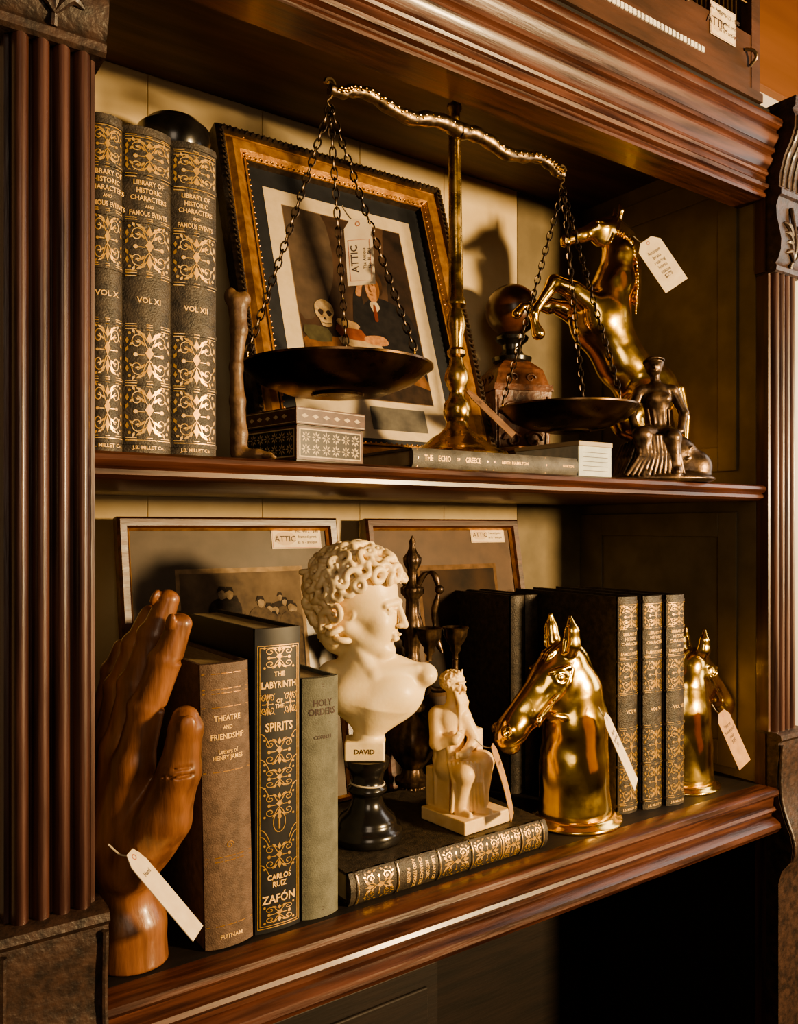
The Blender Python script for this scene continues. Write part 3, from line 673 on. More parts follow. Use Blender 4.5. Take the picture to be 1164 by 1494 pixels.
# ------------------------------------------------------------ BRASS HORSE HEADS
def horsehead():
    s=SDF((-11,-5.2,-.2),(5.8,5.2,22.4),.11)
    s.chain([(-.1,0,.9,4.0),(-.2,0,5.0,3.5),(-.1,0,9.5,3.3),(-.2,0,12.8,2.8),(-1.0,0,15.3,2.15)],1.2)
    s.cap((.5,0,1),(1.7,0,9.5),2.6,2.1,1.0); s.cap((-.8,0,3),(-2.2,0,6.6),2.6,1.6,1.2)
    s.chain([(-1.4,0,15.5,2.1),(-3.2,0,14.1,2.25),(-5.8,0,11.6,1.65),(-8.1,0,9.7,1.5),(-8.7,0,9.1,1.35)],.9)
    s.cap((-1.8,0,17.1),(-7.8,0,11.1),.95,.85,.7)
    s.ell((-2.4,0,12.3),(2.5,2.2,2.3),.6)
    s.ell((-8.3,0,8.0),(1.0,1.0,.7),.35)
    s.rbox((0,0,-3),(7,7,3.2),.05,0,sub=True)
    for y in (-1,1):
        s.ell((-3.4,y*2.05,14.75),(.95,.6,.75),.3); s.ell((-3.5,y*2.55,14.7),(.6,.42,.42),.1,sub=True); s.ell((-3.5,y*2.22,14.7),(.46,.4,.36),.03)
        s.cap((-2.3,y*2.15,15.65),(-4.6,y*1.9,15.25),.3,.2,.12)
        s.cap((-2.7,y*2.4,14.05),(-4.3,y*2.1,13.9),.16,.13,.1)
        s.ell((-9.2,y*1.15,9.8),(.7,.5,.62),.22); s.ell((-9.5,y*1.55,9.95),(.36,.38,.48),.08,(0,30,0),sub=True)
        s.chain([(-10.1,y*1.15,8.55,.16),(-8.7,y*1.55,8.5,.16),(-7.2,y*1.6,9.3,.13)],.08,sub=True)
        s.chain([(-4.2,y*1.85,13.2,.34),(-6.6,y*1.5,11.1,.26)],.3)
        s.chain([(-.4,y*2.2,11.3,.26),(-1.8,y*2.3,10.4,.26),(-3.9,y*1.8,10.9,.22)],.22)
        s.chain([(-1.9,y*1.25,16.6,.75),(-1.8,y*1.8,17.9,.95),(-1.85,y*1.95,19.2,.75),(-2.0,y*1.85,20.5,.25)],.25)
        s.chain([(-2.75,y*1.85,17.3,.35),(-2.7,y*2.0,18.3,.52),(-2.55,y*2.0,19.5,.28)],.06,sub=True)
        s.chain([(-1.5,y*1.95,16.4,.17),(-2.5,y*2.5,14.2,.16),(-5.9,y*1.75,10.6,.16)],.04)
        s.chain([(-6.8,y*.85,12.9,.16),(-6.5,y*1.65,11.7,.16),(-5.9,y*1.7,10.1,.16)],.04)
        s.ell((-5.9,y*1.85,10.5),(.35,.2,.35),.05)
    r2=np.random.RandomState(2)
    spine=[(-2.4,0,17.2),(-.6,0,17.6),(1.1,0,16.4),(2.3,0,13.7),(3.1,0,10.3),(3.6,0,6.5)]
    sp=smooth(spine,6)
    for i,p in enumerate(sp):
        for y in (-1,1):
            s.chain([(p[0],0,p[2],.4),(p[0]-.7,y*1.2,p[2]-1.3,.28),(p[0]-.9-.2*r2.rand(),y*2.0,p[2]-2.6,.1)],.08)
    for o in (-.6,-.2,.25,.6): s.chain([(-2.2,o*.6,17.6,.38),(-3.7,o,16.8,.32),(-4.9,o*1.1,15.4,.12)],.1)
    return s.mesh()
HV,HF=horsehead()
def horse_obj(name,loc,rz,sc=1):
    m=MB(); V=(HV*np.array([1,.82,1])+np.array([0,0,.55]))*sc; m.add(V,HF,BRASS)
    lathe(m,[(0,0),(4.9,0),(5.0,.15),(4.9,.35),(4.4,.45),(4.3,.7),(4.0,.85),(0,.85)],BRASS,56,Matrix.Scale(sc,4)@Matrix.Translation((.1,0,0)),sy=.86)
    return m.obj(name,loc=loc,rot=(0,0,rz),sharp=75)
horse_obj('horse_head_bust',(49.2,4.0,.02),VIEWROT+29)
horse_obj('horse_head_bust.001',(68.3,4.6,.02),180-2,.86)

# ------------------------------------------------------------ WOODEN HAND
def hand():
    s=SDF((-5.6,-4.4,-.1),(6.6,6,27),.11)
    IX=[(.5,-1.5,14.2,1.2),(1.4,-1.55,18.2,1.05),(2.5,-1.4,21.4,.95),(3.3,-1.3,23.9,.75)]
    MI=[(-.7,.25,14.8,1.2),(.2,.4,19.4,1.05),(1.3,.5,22.9,.95),(2.1,.6,25.4,.72)]
    RI=[(-1.9,1.85,14.6,1.15),(-1.2,2.0,18.9,1.02),(-.2,2.1,22.0,.9),(.6,2.2,24.2,.7)]
    PI=[(-3.1,3.3,13.6,1.05),(-2.7,3.5,17.1,.9),(-2.1,3.5,19.8,.8),(-1.6,3.5,21.6,.62)]
    for ch in (IX,MI,RI,PI): s.chain(ch,.1)
    s.cap((.5,-1.5,14.2),(-.9,-.7,7.3),1.25,1.7,.6); s.cap((-.7,.25,14.8),(-1.3,.2,7.3),1.3,1.8,.6)
    s.cap((-1.9,1.85,14.6),(-1.8,1.0,7.5),1.25,1.7,.6); s.cap((-3.1,3.3,13.6),(-2.2,1.7,7.5),1.15,1.6,.6)
    s.ell((-.2,2.2,9.8),(1.2,1.6,3.2),.7)
    TH=[(.2,-1.3,7.2,1.85),(2.4,-1.9,10.6,1.65),(3.5,-2.3,14.0,1.22),(3.95,-2.5,17.0,1.0)]
    s.chain(TH,.5); s.cap((3.95,-2.5,17.0),(3.9,-2.4,17.7),1.0,.8,.3)
    s.ell((1.4,-1.2,9.5),(1.9,1.5,2.8),.7,(0,25,0))
    s.cap((-.9,.2,7.2),(-.6,.1,4.8),2.3,1.9,.8); s.cap((-.6,.1,4.8),(-.2,0,2.6),1.85,2.25,.8); s.cap((-.2,0,2.6),(0,0,-1),2.25,2.3,.4)
    for ch in (IX,MI,RI,PI):
        for j in (1,2):
            p=np.array(ch[j][:3]); r=ch[j][3]; s.cap(p+np.array([r*.93,-.7,-.1]),p+np.array([r*.93,.7,-.1]),.12,.12,.15,True)
            s.ell(tuple(p+np.array([-r*.5,0,.1])),(r*.65,r*.8,r*.75),.4)
    p=np.array(TH[2][:3]); s.chain([tuple(p+np.array([1.0,-.85,.1]))+(.09,),tuple(p+np.array([.3,-1.25,.0]))+(.1,),tuple(p+np.array([-.7,-1.05,-.1]))+(.09,)],.12,sub=True)
    s.chain([tuple(p+np.array([.95,-.9,.6]))+(.07,),tuple(p+np.array([.3,-1.25,.55]))+(.07,),tuple(p+np.array([-.6,-1.0,.4]))+(.07,)],.1,sub=True)
    s.ell((4.2,-3.35,17.3),(.55,.24,.78),.03,(0,8,14)); s.ell((2.9,-2.0,24.1),(.34,.22,.65),.03,(0,18,-30))
    s.ell((1.4,.2,25.6),(.25,.5,.6),.03,(0,20,0))
    s.chain([(1.6,-.6,12.8,.12),(.8,.3,10.5,.12),(.7,.9,8,.1)],.2,sub=True)
    s.rbox((0,0,-3),(8,8,3.02),.02,0,sub=True)
    return s.mesh()
V,F=hand(); m=MB(); m.add(V*np.array([1.12,1.0,.985]),F,HANDW)
tube(m,[(2.6*math.cos(a*.3)-.9,2.4*math.sin(a*.3)+.1,6.9-.35*math.cos(a*.3)) for a in range(22)],.09,STR,6)
m.obj('wooden_hand_sculpture',loc=(3.4,2.6,.02),rot=(0,0,VIEWROT),sharp=75)

# ------------------------------------------------------------ REARING HORSE
def rearing():
    s=SDF((-15.5,-4.6,-.2),(8,4.8,35.8),.125)
    s.ell((.5,0,.2),(6.2,3.4,.9),.2)
    s.ell((-4.6,0,20.8),(3.5,2.8,3.8),.5,(0,20,0))
    s.cap((-4.2,0,20),(-1.6,0,15.2),3.2,2.9,1.2); s.cap((-1.6,0,15.2),(1.4,0,11.8),2.8,3.2,1.0)
    s.ell((1.7,0,12.0),(3.7,3.1,3.7),.8)
    s.chain([(-3.8,0,22.2,2.9),(-2.5,0,25.5,2.25),(-2.0,0,28.8,1.75),(-2.6,0,31.3,1.35)],1.2)
    s.chain([(-2.6,0,32.1,1.3),(-4.6,0,31.9,1.2),(-6.8,0,31.0,.82),(-8.7,0,30.3,.72)],.5)
    s.ell((-4.0,0,31.0),(1.6,1.0,1.35),.3); s.ell((-8.8,0,29.85),(.6,.55,.42),.2)
    for y in (-1,1):
        s.chain([(-2.3,y*.65,33.0,.38),(-2.1,y*.85,34.1,.36),(-2.3,y*.8,35.0,.09)],.12)
        s.ell((-5.0,y*1.05,32.1),(.36,.26,.26),.06); s.ell((-4.9,y*1.15,32.45),(.6,.2,.16),.1)
        s.ell((-9.2,y*.6,30.6),(.24,.24,.24),.05,sub=True); s.chain([(-9.5,y*.6,29.95,.08),(-7.7,y*.75,30.3,.07)],.05,sub=True)
        s.chain([(-6.2,y*.7,32.0,.1),(-6.2,y*.95,30.6,.1)],.05)
        s.chain([(-2.6,y*1.2,33.0,.1),(-3.6,y*1.15,30.0,.1)],.05)
        s.ell((-5.4,y*2.0,20.8),(1.9,1.3,2.7),.7)
        s.ell((1.5,y*1.9,11.6),(2.9,1.7,3.3),.7)
        s.chain([(-6.6,y*.9,23.6,.5),(-6.4,y*1.0,18.6,.6)],.5)
    s.chain([(-6.0,-1.6,21.8,1.7),(-8.6,-1.8,23.6,1.15),(-10.9,-1.8,24.5,.85),(-11.1,-1.8,24.1,.8),(-12.9,-1.7,21.4,.5),(-13.4,-1.7,20.6,.6),(-13.2,-1.7,19.3,.45)],.3)
    s.cap((-13.2,-1.7,19.3),(-12.8,-1.7,18.2),.5,.78,.1)
    s.chain([(-6.0,1.6,21.2,1.6),(-8.4,1.8,22.4,1.1),(-10.1,1.8,22.8,.8),(-10.3,1.8,22.4,.75),(-12.3,1.6,22.6,.48),(-13.6,1.6,22.3,.48)],.3)
    s.cap((-13.6,1.6,22.3),(-14.3,1.6,21.4),.48,.65,.1)
    for y,dx in ((-1.7,0),(1.7,1.0)):
        s.chain([(.8+dx,y,11,2.5),(-1.6+dx,y*1.15,8.3,1.5),(-1.3+dx,y*1.1,7.6,1.4),(2.2+dx,y,5.2,.85),(2.4+dx,y,4.8,.82),(1.3+dx,y,2.2,.55),(.9+dx,y,1.5,.55)],.4)
        s.cap((.9+dx,y,1.5),(.4+dx,y,.9),.5,.8,.1)
    for i in range(5):
        o=(i-2)*.35
        s.chain([(4.0,o*.3,13.6,.55),(5.5,o,12.3,.65),(6.2,o*1.3,8.8,.6),(5.9+.2*math.sin(i*2),o*1.6,4.6,.5),(6.4,o*1.6,1.0,.3)],.15)
    for i,p in enumerate(smooth([(-2.6,0,33.4),(-.8,0,31.9),(-.2,0,28.8),(-.2,0,25.8),(-.4,0,23.4)],7)):
        for y in (-1,1):
            s.chain([(p[0],0,p[2],.36),(p[0]+.25,y*1.0,p[2]-.9,.28),(p[0]-.3,y*1.7,p[2]-2.2,.1)],.08)
    s.chain([(-2.8,-.1,33.4,.32),(-4.2,-.2,33.1,.26),(-5.3,-.3,32.6,.08)],.1)
    return s.mesh()
V,F=rearing(); m=MB(); m.add(V*np.array([1,1.0,.965]),F,BRASS); m.obj('rearing_horse_statue',loc=(66.3,10.4,35.14),rot=(0,0,VIEWROT+10),sharp=75)

# ------------------------------------------------------------ BRONZE WOMAN
def woman():
    s=SDF((-5.4,-3.8,-.1),(6.2,3.8,14.2),.085)
    s.ell((.2,0,.3),(5.1,2.8,.8),.2); s.ell((1.4,.5,2.6),(2.4,1.8,2.4),.5); s.ell((3.3,.2,1.5),(1.8,1.5,1.9),.4); s.ell((-.4,.6,3),(1.9,1.6,2.2),.5)
    s.ell((-.2,.1,4.8),(1.7,1.4,1.2),.5)
    s.chain([(-.2,.2,5.2,1.3),(-.3,.1,6.6,1.05),(-.4,0,8.4,1.25),(-.4,0,9.4,1.0)],.5)
    s.cap((-1.7,0,9.6),(.9,0,9.6),.65,.65,.5)
    s.ell((-.9,-.85,8.6),(.6,.55,.6),.2); s.ell((.2,-.85,8.6),(.6,.55,.6),.2)
    s.cap((-.45,0,9.8),(-.6,-.1,11.4),.5,.45,.3)
    s.ell((-.7,-.15,12.0),(.8,.8,1.0),.15); s.ell((-.6,.15,12.4),(.95,.95,.9),.1); s.ell((-.3,1.0,12.4),(.55,.55,.55),.15)
    s.tor((-.65,0,12.6),(0,.3,1),.93,.14,.1)
    s.ell((-.85,-.98,11.95),(.1,.16,.24),.08); s.cap((-1.0,-.88,11.45),(-.65,-.9,11.45),.06,.06,.05)
    s.chain([(-2.0,0,9.5,.6),(-2.9,-.3,7.2,.46),(-2.8,-1.1,5.4,.33),(-2.3,-1.5,5.0,.28)],.25)
    s.chain([(1.2,0,9.5,.6),(2.2,-.2,7.2,.46),(1.6,-1.2,5.2,.33),(1.0,-1.6,4.9,.28)],.25)
    s.chain([(-.7,-.2,4.8,1.15),(-2.2,-1.7,4.7,.9),(-1.9,-1.7,1.4,.5),(-2.1,-2.2,.9,.35)],.35)
    s.chain([(.4,-.2,4.7,1.15),(.5,-2.0,4.4,.9),(.9,-1.9,1.3,.5),(.9,-2.5,.9,.35)],.35)
    for i in range(12):
        a=i/11; s.chain([(-2.6+3.4*a,-1.8-.5*math.sin(3.1*a),4.6,.18),(-2.6+3.8*a,-2.2,2.6,.2),(-3.8+5.4*a,-2.1-.3*math.sin(3.1*a),.6,.2)],.1)
    for i in range(5): s.chain([(-2.4-.25*i,-.8+.5*i,4.6-.2*i,.24),(-3.1-.2*i,-.9+.5*i,2.4,.26),(-3.9-.1*i,-.8+.4*i,.5,.2)],.18)
    for i in range(5): s.cap((-1.5+.5*i,-.9,7.5),(-1.2+.45*i,-1.0,5.2),.13,.13,.12)
    for i in range(8):
        s.tor((2.2+.3*(i%4),-.9+.1*i,2.6-.28*i+.6*(i%3)),(math.sin(i),-1,math.cos(i)),.35,.13,.08)
    return s.mesh()
V,F=woman(); m=MB(); m.add(V*np.array([1.12,1,1.04]),F,BRONZE); m.obj('seated_woman_figurine',loc=(60.8,2.4,35.14),rot=(0,0,VIEWROT),sharp=75)

# ------------------------------------------------------------ CANDELABRA
m=MB()
lathe(m,[(0,0),(3.6,0),(3.7,.4),(3.2,1.0),(2.3,1.7),(1.5,2.2),(1.2,2.8)],BRONZE,96,None,16,.12)
lathe(m,[(1.2,2.7),(1.7,3.0),(1.8,3.5),(1.2,3.9),(1.0,4.6),(1.9,5.8),(2.4,7.2),(2.3,8.6),(1.5,9.8),(.9,10.4),(1.4,10.8),(1.4,11.3),(.8,11.8),(.75,13.4),(1.1,14.2),(1.5,14.6),(1.5,15.2),(.9,15.6),(.7,17),(.9,18.5),(1.2,19.4),(1.0,20.4),(.7,21),(.65,22.5),(1.2,23.2),(1.2,23.7),(.6,24.2),(.5,25.5),(.9,26.3),(.95,26.9),(.5,27.5),(.3,28.1),(.35,28.6),(0,29.3)],BRONZE,48,None,10,.08)
def cup(x,y,z):
    lathe(m,[(0,-1.6),(.3,-1.5),(.25,-1.0),(.55,-.6),(.5,-.2),(.8,.2),(1.15,.9),(1.2,1.5),(1.35,1.8),(1.25,1.85),(.9,1.3),(0,1.0)],BRONZE,36,Matrix.Translation((x,y,z)),9,.07)
for (ang,r,z) in ((-62,3.6,18.0),(-8,4.6,17.8),(205,4.4,17.8),(100,3.0,17.8)):
    a=math.radians(ang); c,s_=math.cos(a),math.sin(a)
    pts=smooth([(0,0,14.8),(c*r*.5,s_*r*.5,13.0),(c*r*.95,s_*r*.95,13.6),(c*r,s_*r,16.2)],8); tube(m,pts,.3,BRONZE,8)
    cup(c*r,s_*r,z)
for ang in (-20,190):
    a=math.radians(ang); c,s_=math.cos(a),math.sin(a)
    pts=smooth([(0,0,22.5),(c*1.2,s_*1.2,25),(c*2.4,s_*2.4,25.2),(c*2.9,s_*2.9,23.4),(c*2.4,s_*2.4,21),(c*2.7,s_*2.7,18.5),(c*3.3,s_*3.3,17)],6); tube(m,pts,[.14+.22*abs(math.sin(i*.35)) for i in range(len(pts))],BRONZE,8)
    ball(m,(c*3.0,s_*3.0,23.6),.5,BRONZE)
m.obj('candelabra',loc=(37.0,15.8,.02),rot=(0,0,VIEWROT),sharp=50)

# ------------------------------------------------------------ BALANCE SCALE
m=MB()
lathe(m,[(0,0),(4.8,0),(4.9,.2),(4.7,.45),(4.0,.7),(3.2,1.2),(2.4,1.9),(1.7,2.3),(1.2,2.8),(1.0,3.4),(1.25,3.8),(1.35,4.5),(1.2,5.2),(.8,5.7),(.7,6.3),(.95,6.8),(1.2,7.5),(1.05,8.3),(.75,8.8),(.62,9.5),(.9,9.8),(.9,10.2),(.62,10.5),(.68,11.5),(.95,12.6),(.85,13.4),(.6,14.2),(.95,14.6),(.95,15.0),(.72,15.3),(.66,20),(.58,31),(.8,31.2),(.8,31.6),(.5,31.9),(.52,33),(.7,33.3),(.7,33.7),(.3,34.0),(0,34.4)],BRASSD,48)
zb=30.9; AR=14.4; AX={-1:14.2,1:13.9}; tilt=-.35
ZZ=lambda x,dz: zb+dz+tilt*x/AR
for sgn in (-1,1):
    A=AX[sgn]
    pts=smooth([(sgn*x,-.7,ZZ(sgn*x,dz)) for x,dz in ((0,.1),(1.6,.35),(3.6,.15),(5.8,-.4),(8.2,-.1),(10.2,.35),(12,.1),(13.0,-.4),(A,-.45))],6)
    n=len(pts); tube(m,pts,[.76-.3*i/n+.06*math.sin(i*1.1) for i in range(n)],IRON,10)
    ze=ZZ(sgn*A,-.25)
    sc=[(sgn*(A-.1)+sgn*.55*math.cos(i*.5)*(1-i/20),-.7,ze+.2+.55*math.sin(i*.5)*(1-i/20)) for i in range(15)]; tube(m,sc,.18,IRON,6)
    for i in range(3,n-3):
        q=pts[i]; ball(m,(q[0],-1.28,q[2]+.12*(-1)**i),.13,BRASSD,seg=6)
    hk=[(sgn*A,-.7,ze-.1),(sgn*A+.2,-.7,ze-.8),(sgn*A-.25,-.7,ze-1.3),(sgn*A,-.7,ze-1.7),(sgn*A+.3,-.7,ze-1.5)]; tube(m,smooth(hk,4),.09,IRON,6)
def link(mb,c,d,rollv,L=.52,Wd=.27,r=.08):
    d=Vector(d).normalized(); u=d.cross(Vector((.31,.7,.2))).normalized(); w_=d.cross(u)
    a=u*math.cos(rollv)+w_*math.sin(rollv); c=Vector(c)
    n=10; v=[];f=[];ns=5
    nb=d.cross(a)
    for i in range(n):
        th=2*math.pi*i/n
        cc=c+d*(math.cos(th)*L)+a*(math.sin(th)*Wd)
        rad=(d*math.cos(th)+a*math.sin(th)).normalized()
        for k in range(ns):
            ph=2*math.pi*k/ns; v.append(tuple(cc+rad*r*math.cos(ph)+nb*r*math.sin(ph)))
    for i in range(n):
        for k in range(ns):
            f.append([i*ns+k,i*ns+(k+1)%ns,((i+1)%n)*ns+(k+1)%ns,((i+1)%n)*ns+k])
    mb.add(v,f,CHAIN)
def chain(mb,p,q,sag=0):
    p=Vector(p);q=Vector(q);n=max(2,int((q-p).length/.78))
    pt=lambda t:p.lerp(q,t)+Vector((0,0,-sag*4*t*(1-t)))
    for i in range(n):
        t=(i+.5)/n; d=pt(min(1,t+.01))-pt(max(0,t-.01)); link(mb,pt(t),d,(i%2)*math.pi/2+.2)
def pan(cx,cy,zr,R,top,a0):
    lathe(m,[(0,-2.5),(2.2,-2.5),(2.3,-2.3),(R*.55,-2.15),(R*.82,-1.3),(R*.97,-.3),(R*1.02,-.1),(R*1.02,.08),(R*.96,.1),(R*.8,-1.0),(R*.5,-1.85),(0,-2.05)],PAN,72,Matrix.Translation((cx,cy,zr)))
    for k in range(3):
        a=a0+k*2*math.pi/3; ex=(cx+R*.97*math.cos(a),cy+R*.97*math.sin(a),zr+.15)
        tube(m,[(ex[0],ex[1],zr-.1),(ex[0],ex[1],zr+.7)],.09,BRASSD,6)
        chain(m,top,(ex[0],ex[1],zr+.6),.25)
pan(-AR+.7,-.7,7.1,8.1,(-AX[-1],-.7,ZZ(-AX[-1],-1.85)),.9)
pan(AR-.1,-.9,5.6,7.2,(AX[1],-.7,ZZ(AX[1],-1.85)),.5)
m.obj('balance_scale',loc=(35.7,6.6,36.87),rot=(0,-.6,0),sharp=40)

# ------------------------------------------------------------ INLAID BOX
m=MB()
INB=mat('ebony_inlay',(.014,.009,.007),.3,coat=.3); INC=mat('bone_inlay',(.4,.29,.16),.4,0,(.52,.39,.23),ns=2,coat=.3); INR=mat('rosewood_inlay',(.05,.018,.01),.35,0,(.1,.04,.02),ns=2,coat=.3)
wB,dB,hB=7.0,7.6,4.4
box(m,0,wB,0,dB,0,2.95,INR); box(m,-.12,wB+.12,-.12,dB+.12,3.05,hB,INR); box(m,.1,wB-.1,.1,dB-.1,2.9,3.1,INB)
box(m,-.1,wB+.1,-.1,dB+.1,0,.3,INB)
def face(f,w,h):
    poly(m,[(.25,.2),(w-.25,.2),(w-.25,h-.2),(.25,h-.2)],f,INC,.015); poly(m,[(.38,.3),(w-.38,.3),(w-.38,h-.3),(.38,h-.3)],f,INB,.022)
    ny=2; chh=(h-.7)/ny; nx=max(1,round((w-.8)/(chh*1.05))); cw=(w-.8)/nx
    for i in range(nx):
        for j in range(ny):
            cx=.4+cw*(i+.5); cz=.35+chh*(j+.5); r=min(cw,chh)*.5
            for k in range(8):
                a=k*math.pi/4
                poly(m,[(cx+.2*r*math.cos(a),cz+.2*r*math.sin(a)),(cx+.62*r*math.cos(a-.24),cz+.62*r*math.sin(a-.24)),(cx+.98*r*math.cos(a),cz+.98*r*math.sin(a)),(cx+.62*r*math.cos(a+.24),cz+.62*r*math.sin(a+.24))],f,INC,.03)
face(lambda s,t,o=0:(s,-o,.3+t),wB,2.65); face(lambda s,t,o=0:(-o,dB-s,.3+t),dB,2.65)
for f,w_ in ((lambda s,t,o=0:(s,-.12-o,3.05+t),wB),(lambda s,t,o=0:(-.12-o,dB-s,3.05+t),dB)):
    for i in range(int(w_/1.1)):
        poly(m,disc2(.7+1.1*i,.68,.36,.18,4),f,INC,.02)
    ribbon(m,[(0,.15),(w_,.15)],.06,f,INC,.02); ribbon(m,[(0,1.2),(w_,1.2)],.06,f,INC,.02)
m.obj('inlaid_box',loc=(15.9,1.9,35.14),rot=(0,0,10),bevel=.03)

m=MB(); BLU=mat('pale_blue_paint',(.36,.4,.38),.5,0,(.5,.52,.47),ns=.8); LID=mat('box_lid_brown',(.1,.04,.02),.45,0,(.2,.09,.04),ns=1)
box(m,0,4.8,0,9,0,3.3,BLU); box(m,-.06,4.86,-.1,9.1,3.0,3.5,mat('pale_box_lid',(.35,.28,.19),.5)); 
for i in range(5): ribbon(m,[(.6,.6+.45*i),(4.2,.6+.45*i)],.05,lambda s,t,o=0:(s,-o,t),INK,.02)
m.obj('keepsake_box',loc=(46.3,.9,35.14),bevel=.08)
m=MB(); box(m,0,5.2,0,5.6,0,3.3,MAHX); box(m,-.15,5.35,-.15,5.75,3.3,3.8,LID); m.obj('wooden_box',loc=(47.3,10.4,35.14),bevel=.1)

# ------------------------------------------------------------ CARVED URN WITH BALL
m=MB()
CW=mat('carved_urn_wood',(.07,.026,.014),.4,0,(.19,.075,.04),ns=1,bump=.8,bs=2,coat=.2)
def sq(h0,a0,h1,a1): 
    v=[(-a0,-a0,h0),(a0,-a0,h0),(a0,a0,h0),(-a0,a0,h0),(-a1,-a1,h1),(a1,-a1,h1),(a1,a1,h1),(-a1,a1,h1)]
    m.add(v,[[0,3,2,1],[4,5,6,7],[0,1,5,4],[1,2,6,5],[2,3,7,6],[3,0,4,7]],CW)
sq(0,3.7,1.2,3.7); sq(1.2,3.3,11.6,3.7); sq(11.6,3.9,12.4,3.8); sq(12.4,3.5,14.4,2.9); sq(14.4,2.9,15.6,1.7)
for face_ in range(4):
    Mf=Matrix.Rotation(face_*math.pi/2,4,'Z')
    for sx in (-1,1):
        for (cz,r) in ((9,1.3),(5.6,1.2),(2.8,.9)):
            pts=[(sx*(1.4+r*math.cos(i*.5)*(1-i/18)),-3.6,cz+r*math.sin(i*.5)*(1-i/18)) for i in range(14)]; tube(m,pts,.24,CW,6,Mf)
        tube(m,[(sx*3,-3.4,1.5),(sx*3.2,-3.65,11)],.2,CW,6,Mf)
        for k in range(5): ball(m,(sx*.55,-3.5,2.5+1.8*k),.42,CW,Mf,8)
        pts=[(sx*(1.1+.7*math.cos(i*.5)*(1-i/18)),-3.3,13.2+.6*math.sin(i*.5)*(1-i/18)) for i in range(14)]; tube(m,pts,.16,CW,6,Mf)
lathe(m,[(1.7,15.4),(2.4,15.7),(2.5,16.2),(1.6,16.6),(1.2,17.2),(1.3,17.8),(2.0,18.4),(2.1,18.8),(1.4,19.4)],BLACKG,40)
ball(m,(0,0,22.2),3.3,mat('mahogany_ball',(.05,.018,.01),.35,0,(.1,.035,.02),ns=.5,coat=.3),seg=40)
m.obj('carved_urn',loc=(56.6,21.6,35.14),rot=(0,0,-20),bevel=.06)

# ------------------------------------------------------------ CARVED LEG ORNAMENT beside books
s=SDF((-2,-2.4,-.1),(3.6,2,13.6),.09)
s.chain([(0,0,11.9,.75),(.1,0,9.8,.6),(-.1,0,7,.46),(0,0,4.5,.55),(.1,0,2,.6),(.1,0,.7,.65)],.4); s.chain([(.1,0,.55,.5),(1.6,-.6,.4,.38),(2.6,-.9,.3,.25)],.3)
for i in range(4): s.cap((2.2,-1.3+.3*i,.25),(2.9,-1.6+.35*i,.2),.16,.13,.05)
s.ell((-.5,0,12.3),(.5,.6,.7),.2); s.ell((.5,0,12.1),(.5,.6,.6),.2)
V,F=s.mesh(); m=MB(); m.add(V,F,mat('bone_brown',(.09,.05,.028),.45,0,(.2,.12,.065),ns=1,bump=.4)); m.obj('carved_leg_ornament',loc=(11.3,2.6,35.14),rot=(0,0,VIEWROT),sharp=75)
m=MB(); lathe(m,[(0,0),(3.2,0),(3.4,1),(2.7,3),(3.2,9),(3.6,16),(3.0,23),(2.0,27),(2.3,29.5),(3.1,30.5),(3.6,32.0),(3.4,33.3),(2.4,34.2),(.9,34.6),(0,34.7)],BLACKG,48); m.obj('dark_lidded_jar',loc=(13.6,22.8,35.14))

# ------------------------------------------------------------ TAGS
def tag(name,loc,w,h,tilt,yaw=0,mt=TAG,to=None,lines=('ATTIC',),curl=0,vert=False):
    m=MB(); M=Matrix.Rotation(math.radians(VIEWROT),4,'Z')@Matrix.Rotation(math.radians(tilt),4,'Y')@Matrix.Rotation(math.radians(yaw),4,'Z')
    rows=8
    def f(s,t,o=0): return tuple(M@Vector((s,-o+curl*(t/h)**2,t)))
    v=[];fc=[]
    zs=[.3,-.5]+[-.5-(h-.5)*i/rows for i in range(1,rows+1)]
    ws=[w*.25,w/2]+[w/2]*rows
    for z,hw in zip(zs,ws):
        v+=[f(-hw,z,.03),f(hw,z,.03),f(hw,z,-.03),f(-hw,z,-.03)]
    for i in range(len(zs)-1):
        for k in range(4): fc.append([4*i+k,4*i+(k+1)%4,4*i+4+(k+1)%4,4*i+4+k])
    fc.append([0,1,2,3]); n=len(zs)-1; fc.append([4*n+3,4*n+2,4*n+1,4*n])
    m.add(v,fc,mt)
    ribbon(m,disc2(0,-.15,.17,.17,10)+[(.17,-.15)],.08,f,EYE,.04)
    if vert:
        for i,t in enumerate(lines): text(m,t,(.8,.34,.34)[i],(-.35,.35,.7)[i]*w/2,-h*.58,f,INK,.05,bold=.01,rot=math.pi/2)
        ribbon(m,[(-w*.38,-h*.28),(w*.38,-h*.28),(w*.38,-h*.93),(-w*.38,-h*.93),(-w*.38,-h*.28)],.04,f,RED,.05)
    else:
        for i,t in enumerate(lines): text(m,t,min(.62,w*.26),0,-h*.22-i*.62,f,INK,.05,bold=0,xs=.8)
    if to: tube(m,smooth([(0,0,0),tuple(np.array(to)*.5+np.array([0,0,-.3])),to],5),.06,STR,6)
    m.obj(name,loc=loc,sharp=40)
tag('price_tag',(21.9,2.6,55.3),2.3,5.2,-4,0,to=(0.1,2.6,2.2),lines=('ATTIC','The Antique','No. 91  $65'),vert=True)
tag('price_tag.001',(62.6,5.6,62.6),3.0,6.0,-34,0,to=(-.6,1.5,1),lines=('Antique','brass','rearing','horse','statue','$275'))
tag('price_tag.002',(48.3,-.8,11.6),2.6,7.2,-24,66,to=(.3,1.2,.8),lines=('Horse','bookend','$95'))
tag('price_tag.003',(67.6,-.6,9.4),2.4,6.2,-24,35,TAGB,to=(.3,1.5,.8),lines=('Horse','bookend','pair','$95'))
tag('price_tag.004',(2.2,-1.5,8.9),1.7,6.6,-40,80,to=(-1.2,1.2,.6),lines=('Hand',))
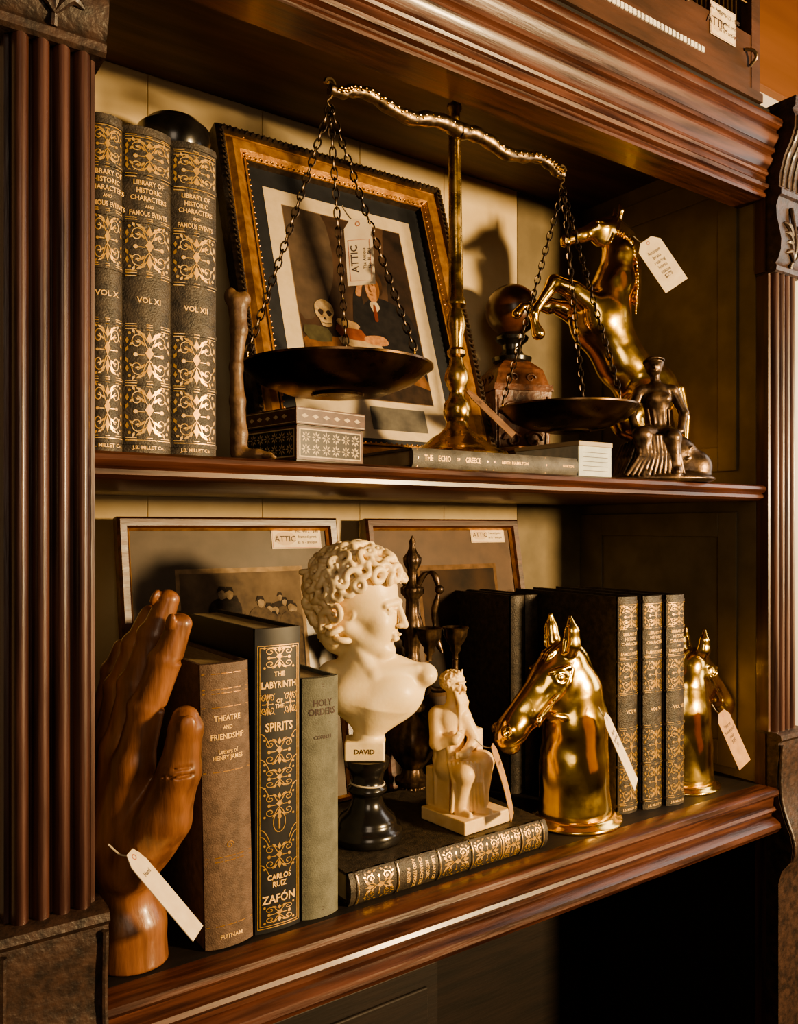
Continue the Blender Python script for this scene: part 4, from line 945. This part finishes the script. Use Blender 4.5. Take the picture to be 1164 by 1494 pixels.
tag('price_tag.005',(35.4,1.1,10.2),2.0,6.6,-22,74,TAGB,to=(-.8,1.6,.6),lines=('Moses',),curl=.8)
tag('price_tag.006',(32.6,1.0,42.0),2.2,5.4,-46,66,TAGD,to=(2.6,3.0,.8),lines=('Scale',))

# ------------------------------------------------------------ BIRDCAGE on top
m=MB(); CG=mat('cage_wood',(.045,.022,.013),.5,0,(.09,.04,.024),ns=.6,sc=(.2,1,1),bump=.3); WIRE=mat('cage_wire',(.3,.2,.1),.4,1)
x0,x1,y0,y1,z0,z1=20,73.8,-1.2,20,78.65,108
box(m,x0,x1,y0,y0+1.2,z0,z0+7.4,CG); box(m,x0,x1,y0-.5,y0,z0,z0+1.0,CG); box(m,x0,x1,y0,y0+1.2,z1-3,z1,CG)
box(m,x1-1.6,x1,y0-.1,y0+1.2,z0,z1,CG); box(m,x0,x0+2.6,y0-.1,y0+1.2,z0,z1,CG); box(m,x1-1,x1,y0+1.2,y1,z0,z1,CG); box(m,x0,x1,y1-1,y1,z0,z1,CG); box(m,x0,x1,y0,y1,z1-1,z1,CG)
for k in range(int((x1-x0-5)/.8)): tube(m,[(x0+3+.8*k,y0+.6,z0+7),(x0+3+.8*k,y0+.6,z1-2.5)],.09,WIRE,6)
for z in (90,96): tube(m,[(x0+2,y0+.5,z),(x1-1,y0+.5,z)],.12,WIRE,6)
WS=mat('white_strip',(.75,.72,.65),.6)
for k in range(46): box(m,x0+15+.62*k,x0+15.45+.62*k,y0-.12,y0-.0,z0+2.5,z0+3.1,WS)
for x,z in ((60,86.5),(71.4,83.2)): tube(m,smooth([(x-.5,y0-.1,z+.8),(x,y0-.8,z+.5),(x+.4,y0-.9,z-.2),(x+.3,y0-.2,z-.9)],5),.2,IRON,8)
label(m,64.4,83.6,4.6,3.6,y0-.12)
m.obj('birdcage',bevel=.08)

# ------------------------------------------------------------ LIGHT
def area(name,loc,tgt,sx,sy,power,col):
    l=bpy.data.lights.new(name,'AREA'); l.shape='RECTANGLE'; l.size=sx*S; l.size_y=sy*S; l.energy=power; l.color=col
    o=bpy.data.objects.new(name,l); scene.collection.objects.link(o); o.location=[c*S for c in loc]
    d=Vector(tgt)-Vector(loc); o.rotation_euler=d.to_track_quat('-Z','Y').to_euler(); return o
area('key_lamp_light',(100,-122,42),(34,8,33),15,15,54,(1,.69,.34))
area('added_fill_light',(-60,-170,70),(30,5,30),60,100,7.5,(1,.8,.58))  # added soft fill from the left, also reflected in the brass; not a window
area('side_window_light',(150,-30,60),(130,30,40),60,90,8,(1,.93,.85))
w=bpy.data.worlds.new('world'); scene.world=w; w.use_nodes=True
bg=w.node_tree.nodes['Background']; bg.inputs[0].default_value=(1,.7,.42,1); bg.inputs[1].default_value=.05

# ------------------------------------------------------------ CAMERA
cd=bpy.data.cameras.new('camera'); co=bpy.data.objects.new('camera',cd); scene.collection.objects.link(co)
co.location=(-14.1*S,-55*S,30.1*S); co.rotation_euler=(math.radians(90),0,math.radians(VIEWROT))
cd.sensor_fit='VERTICAL'; cd.sensor_height=24; cd.lens=24*1200/1494; cd.shift_y=23/1494
cd.clip_start=.01; cd.clip_end=20
scene.camera=co
scene.view_settings.view_transform='AgX'
scene.view_settings.look='AgX - Medium High Contrast'
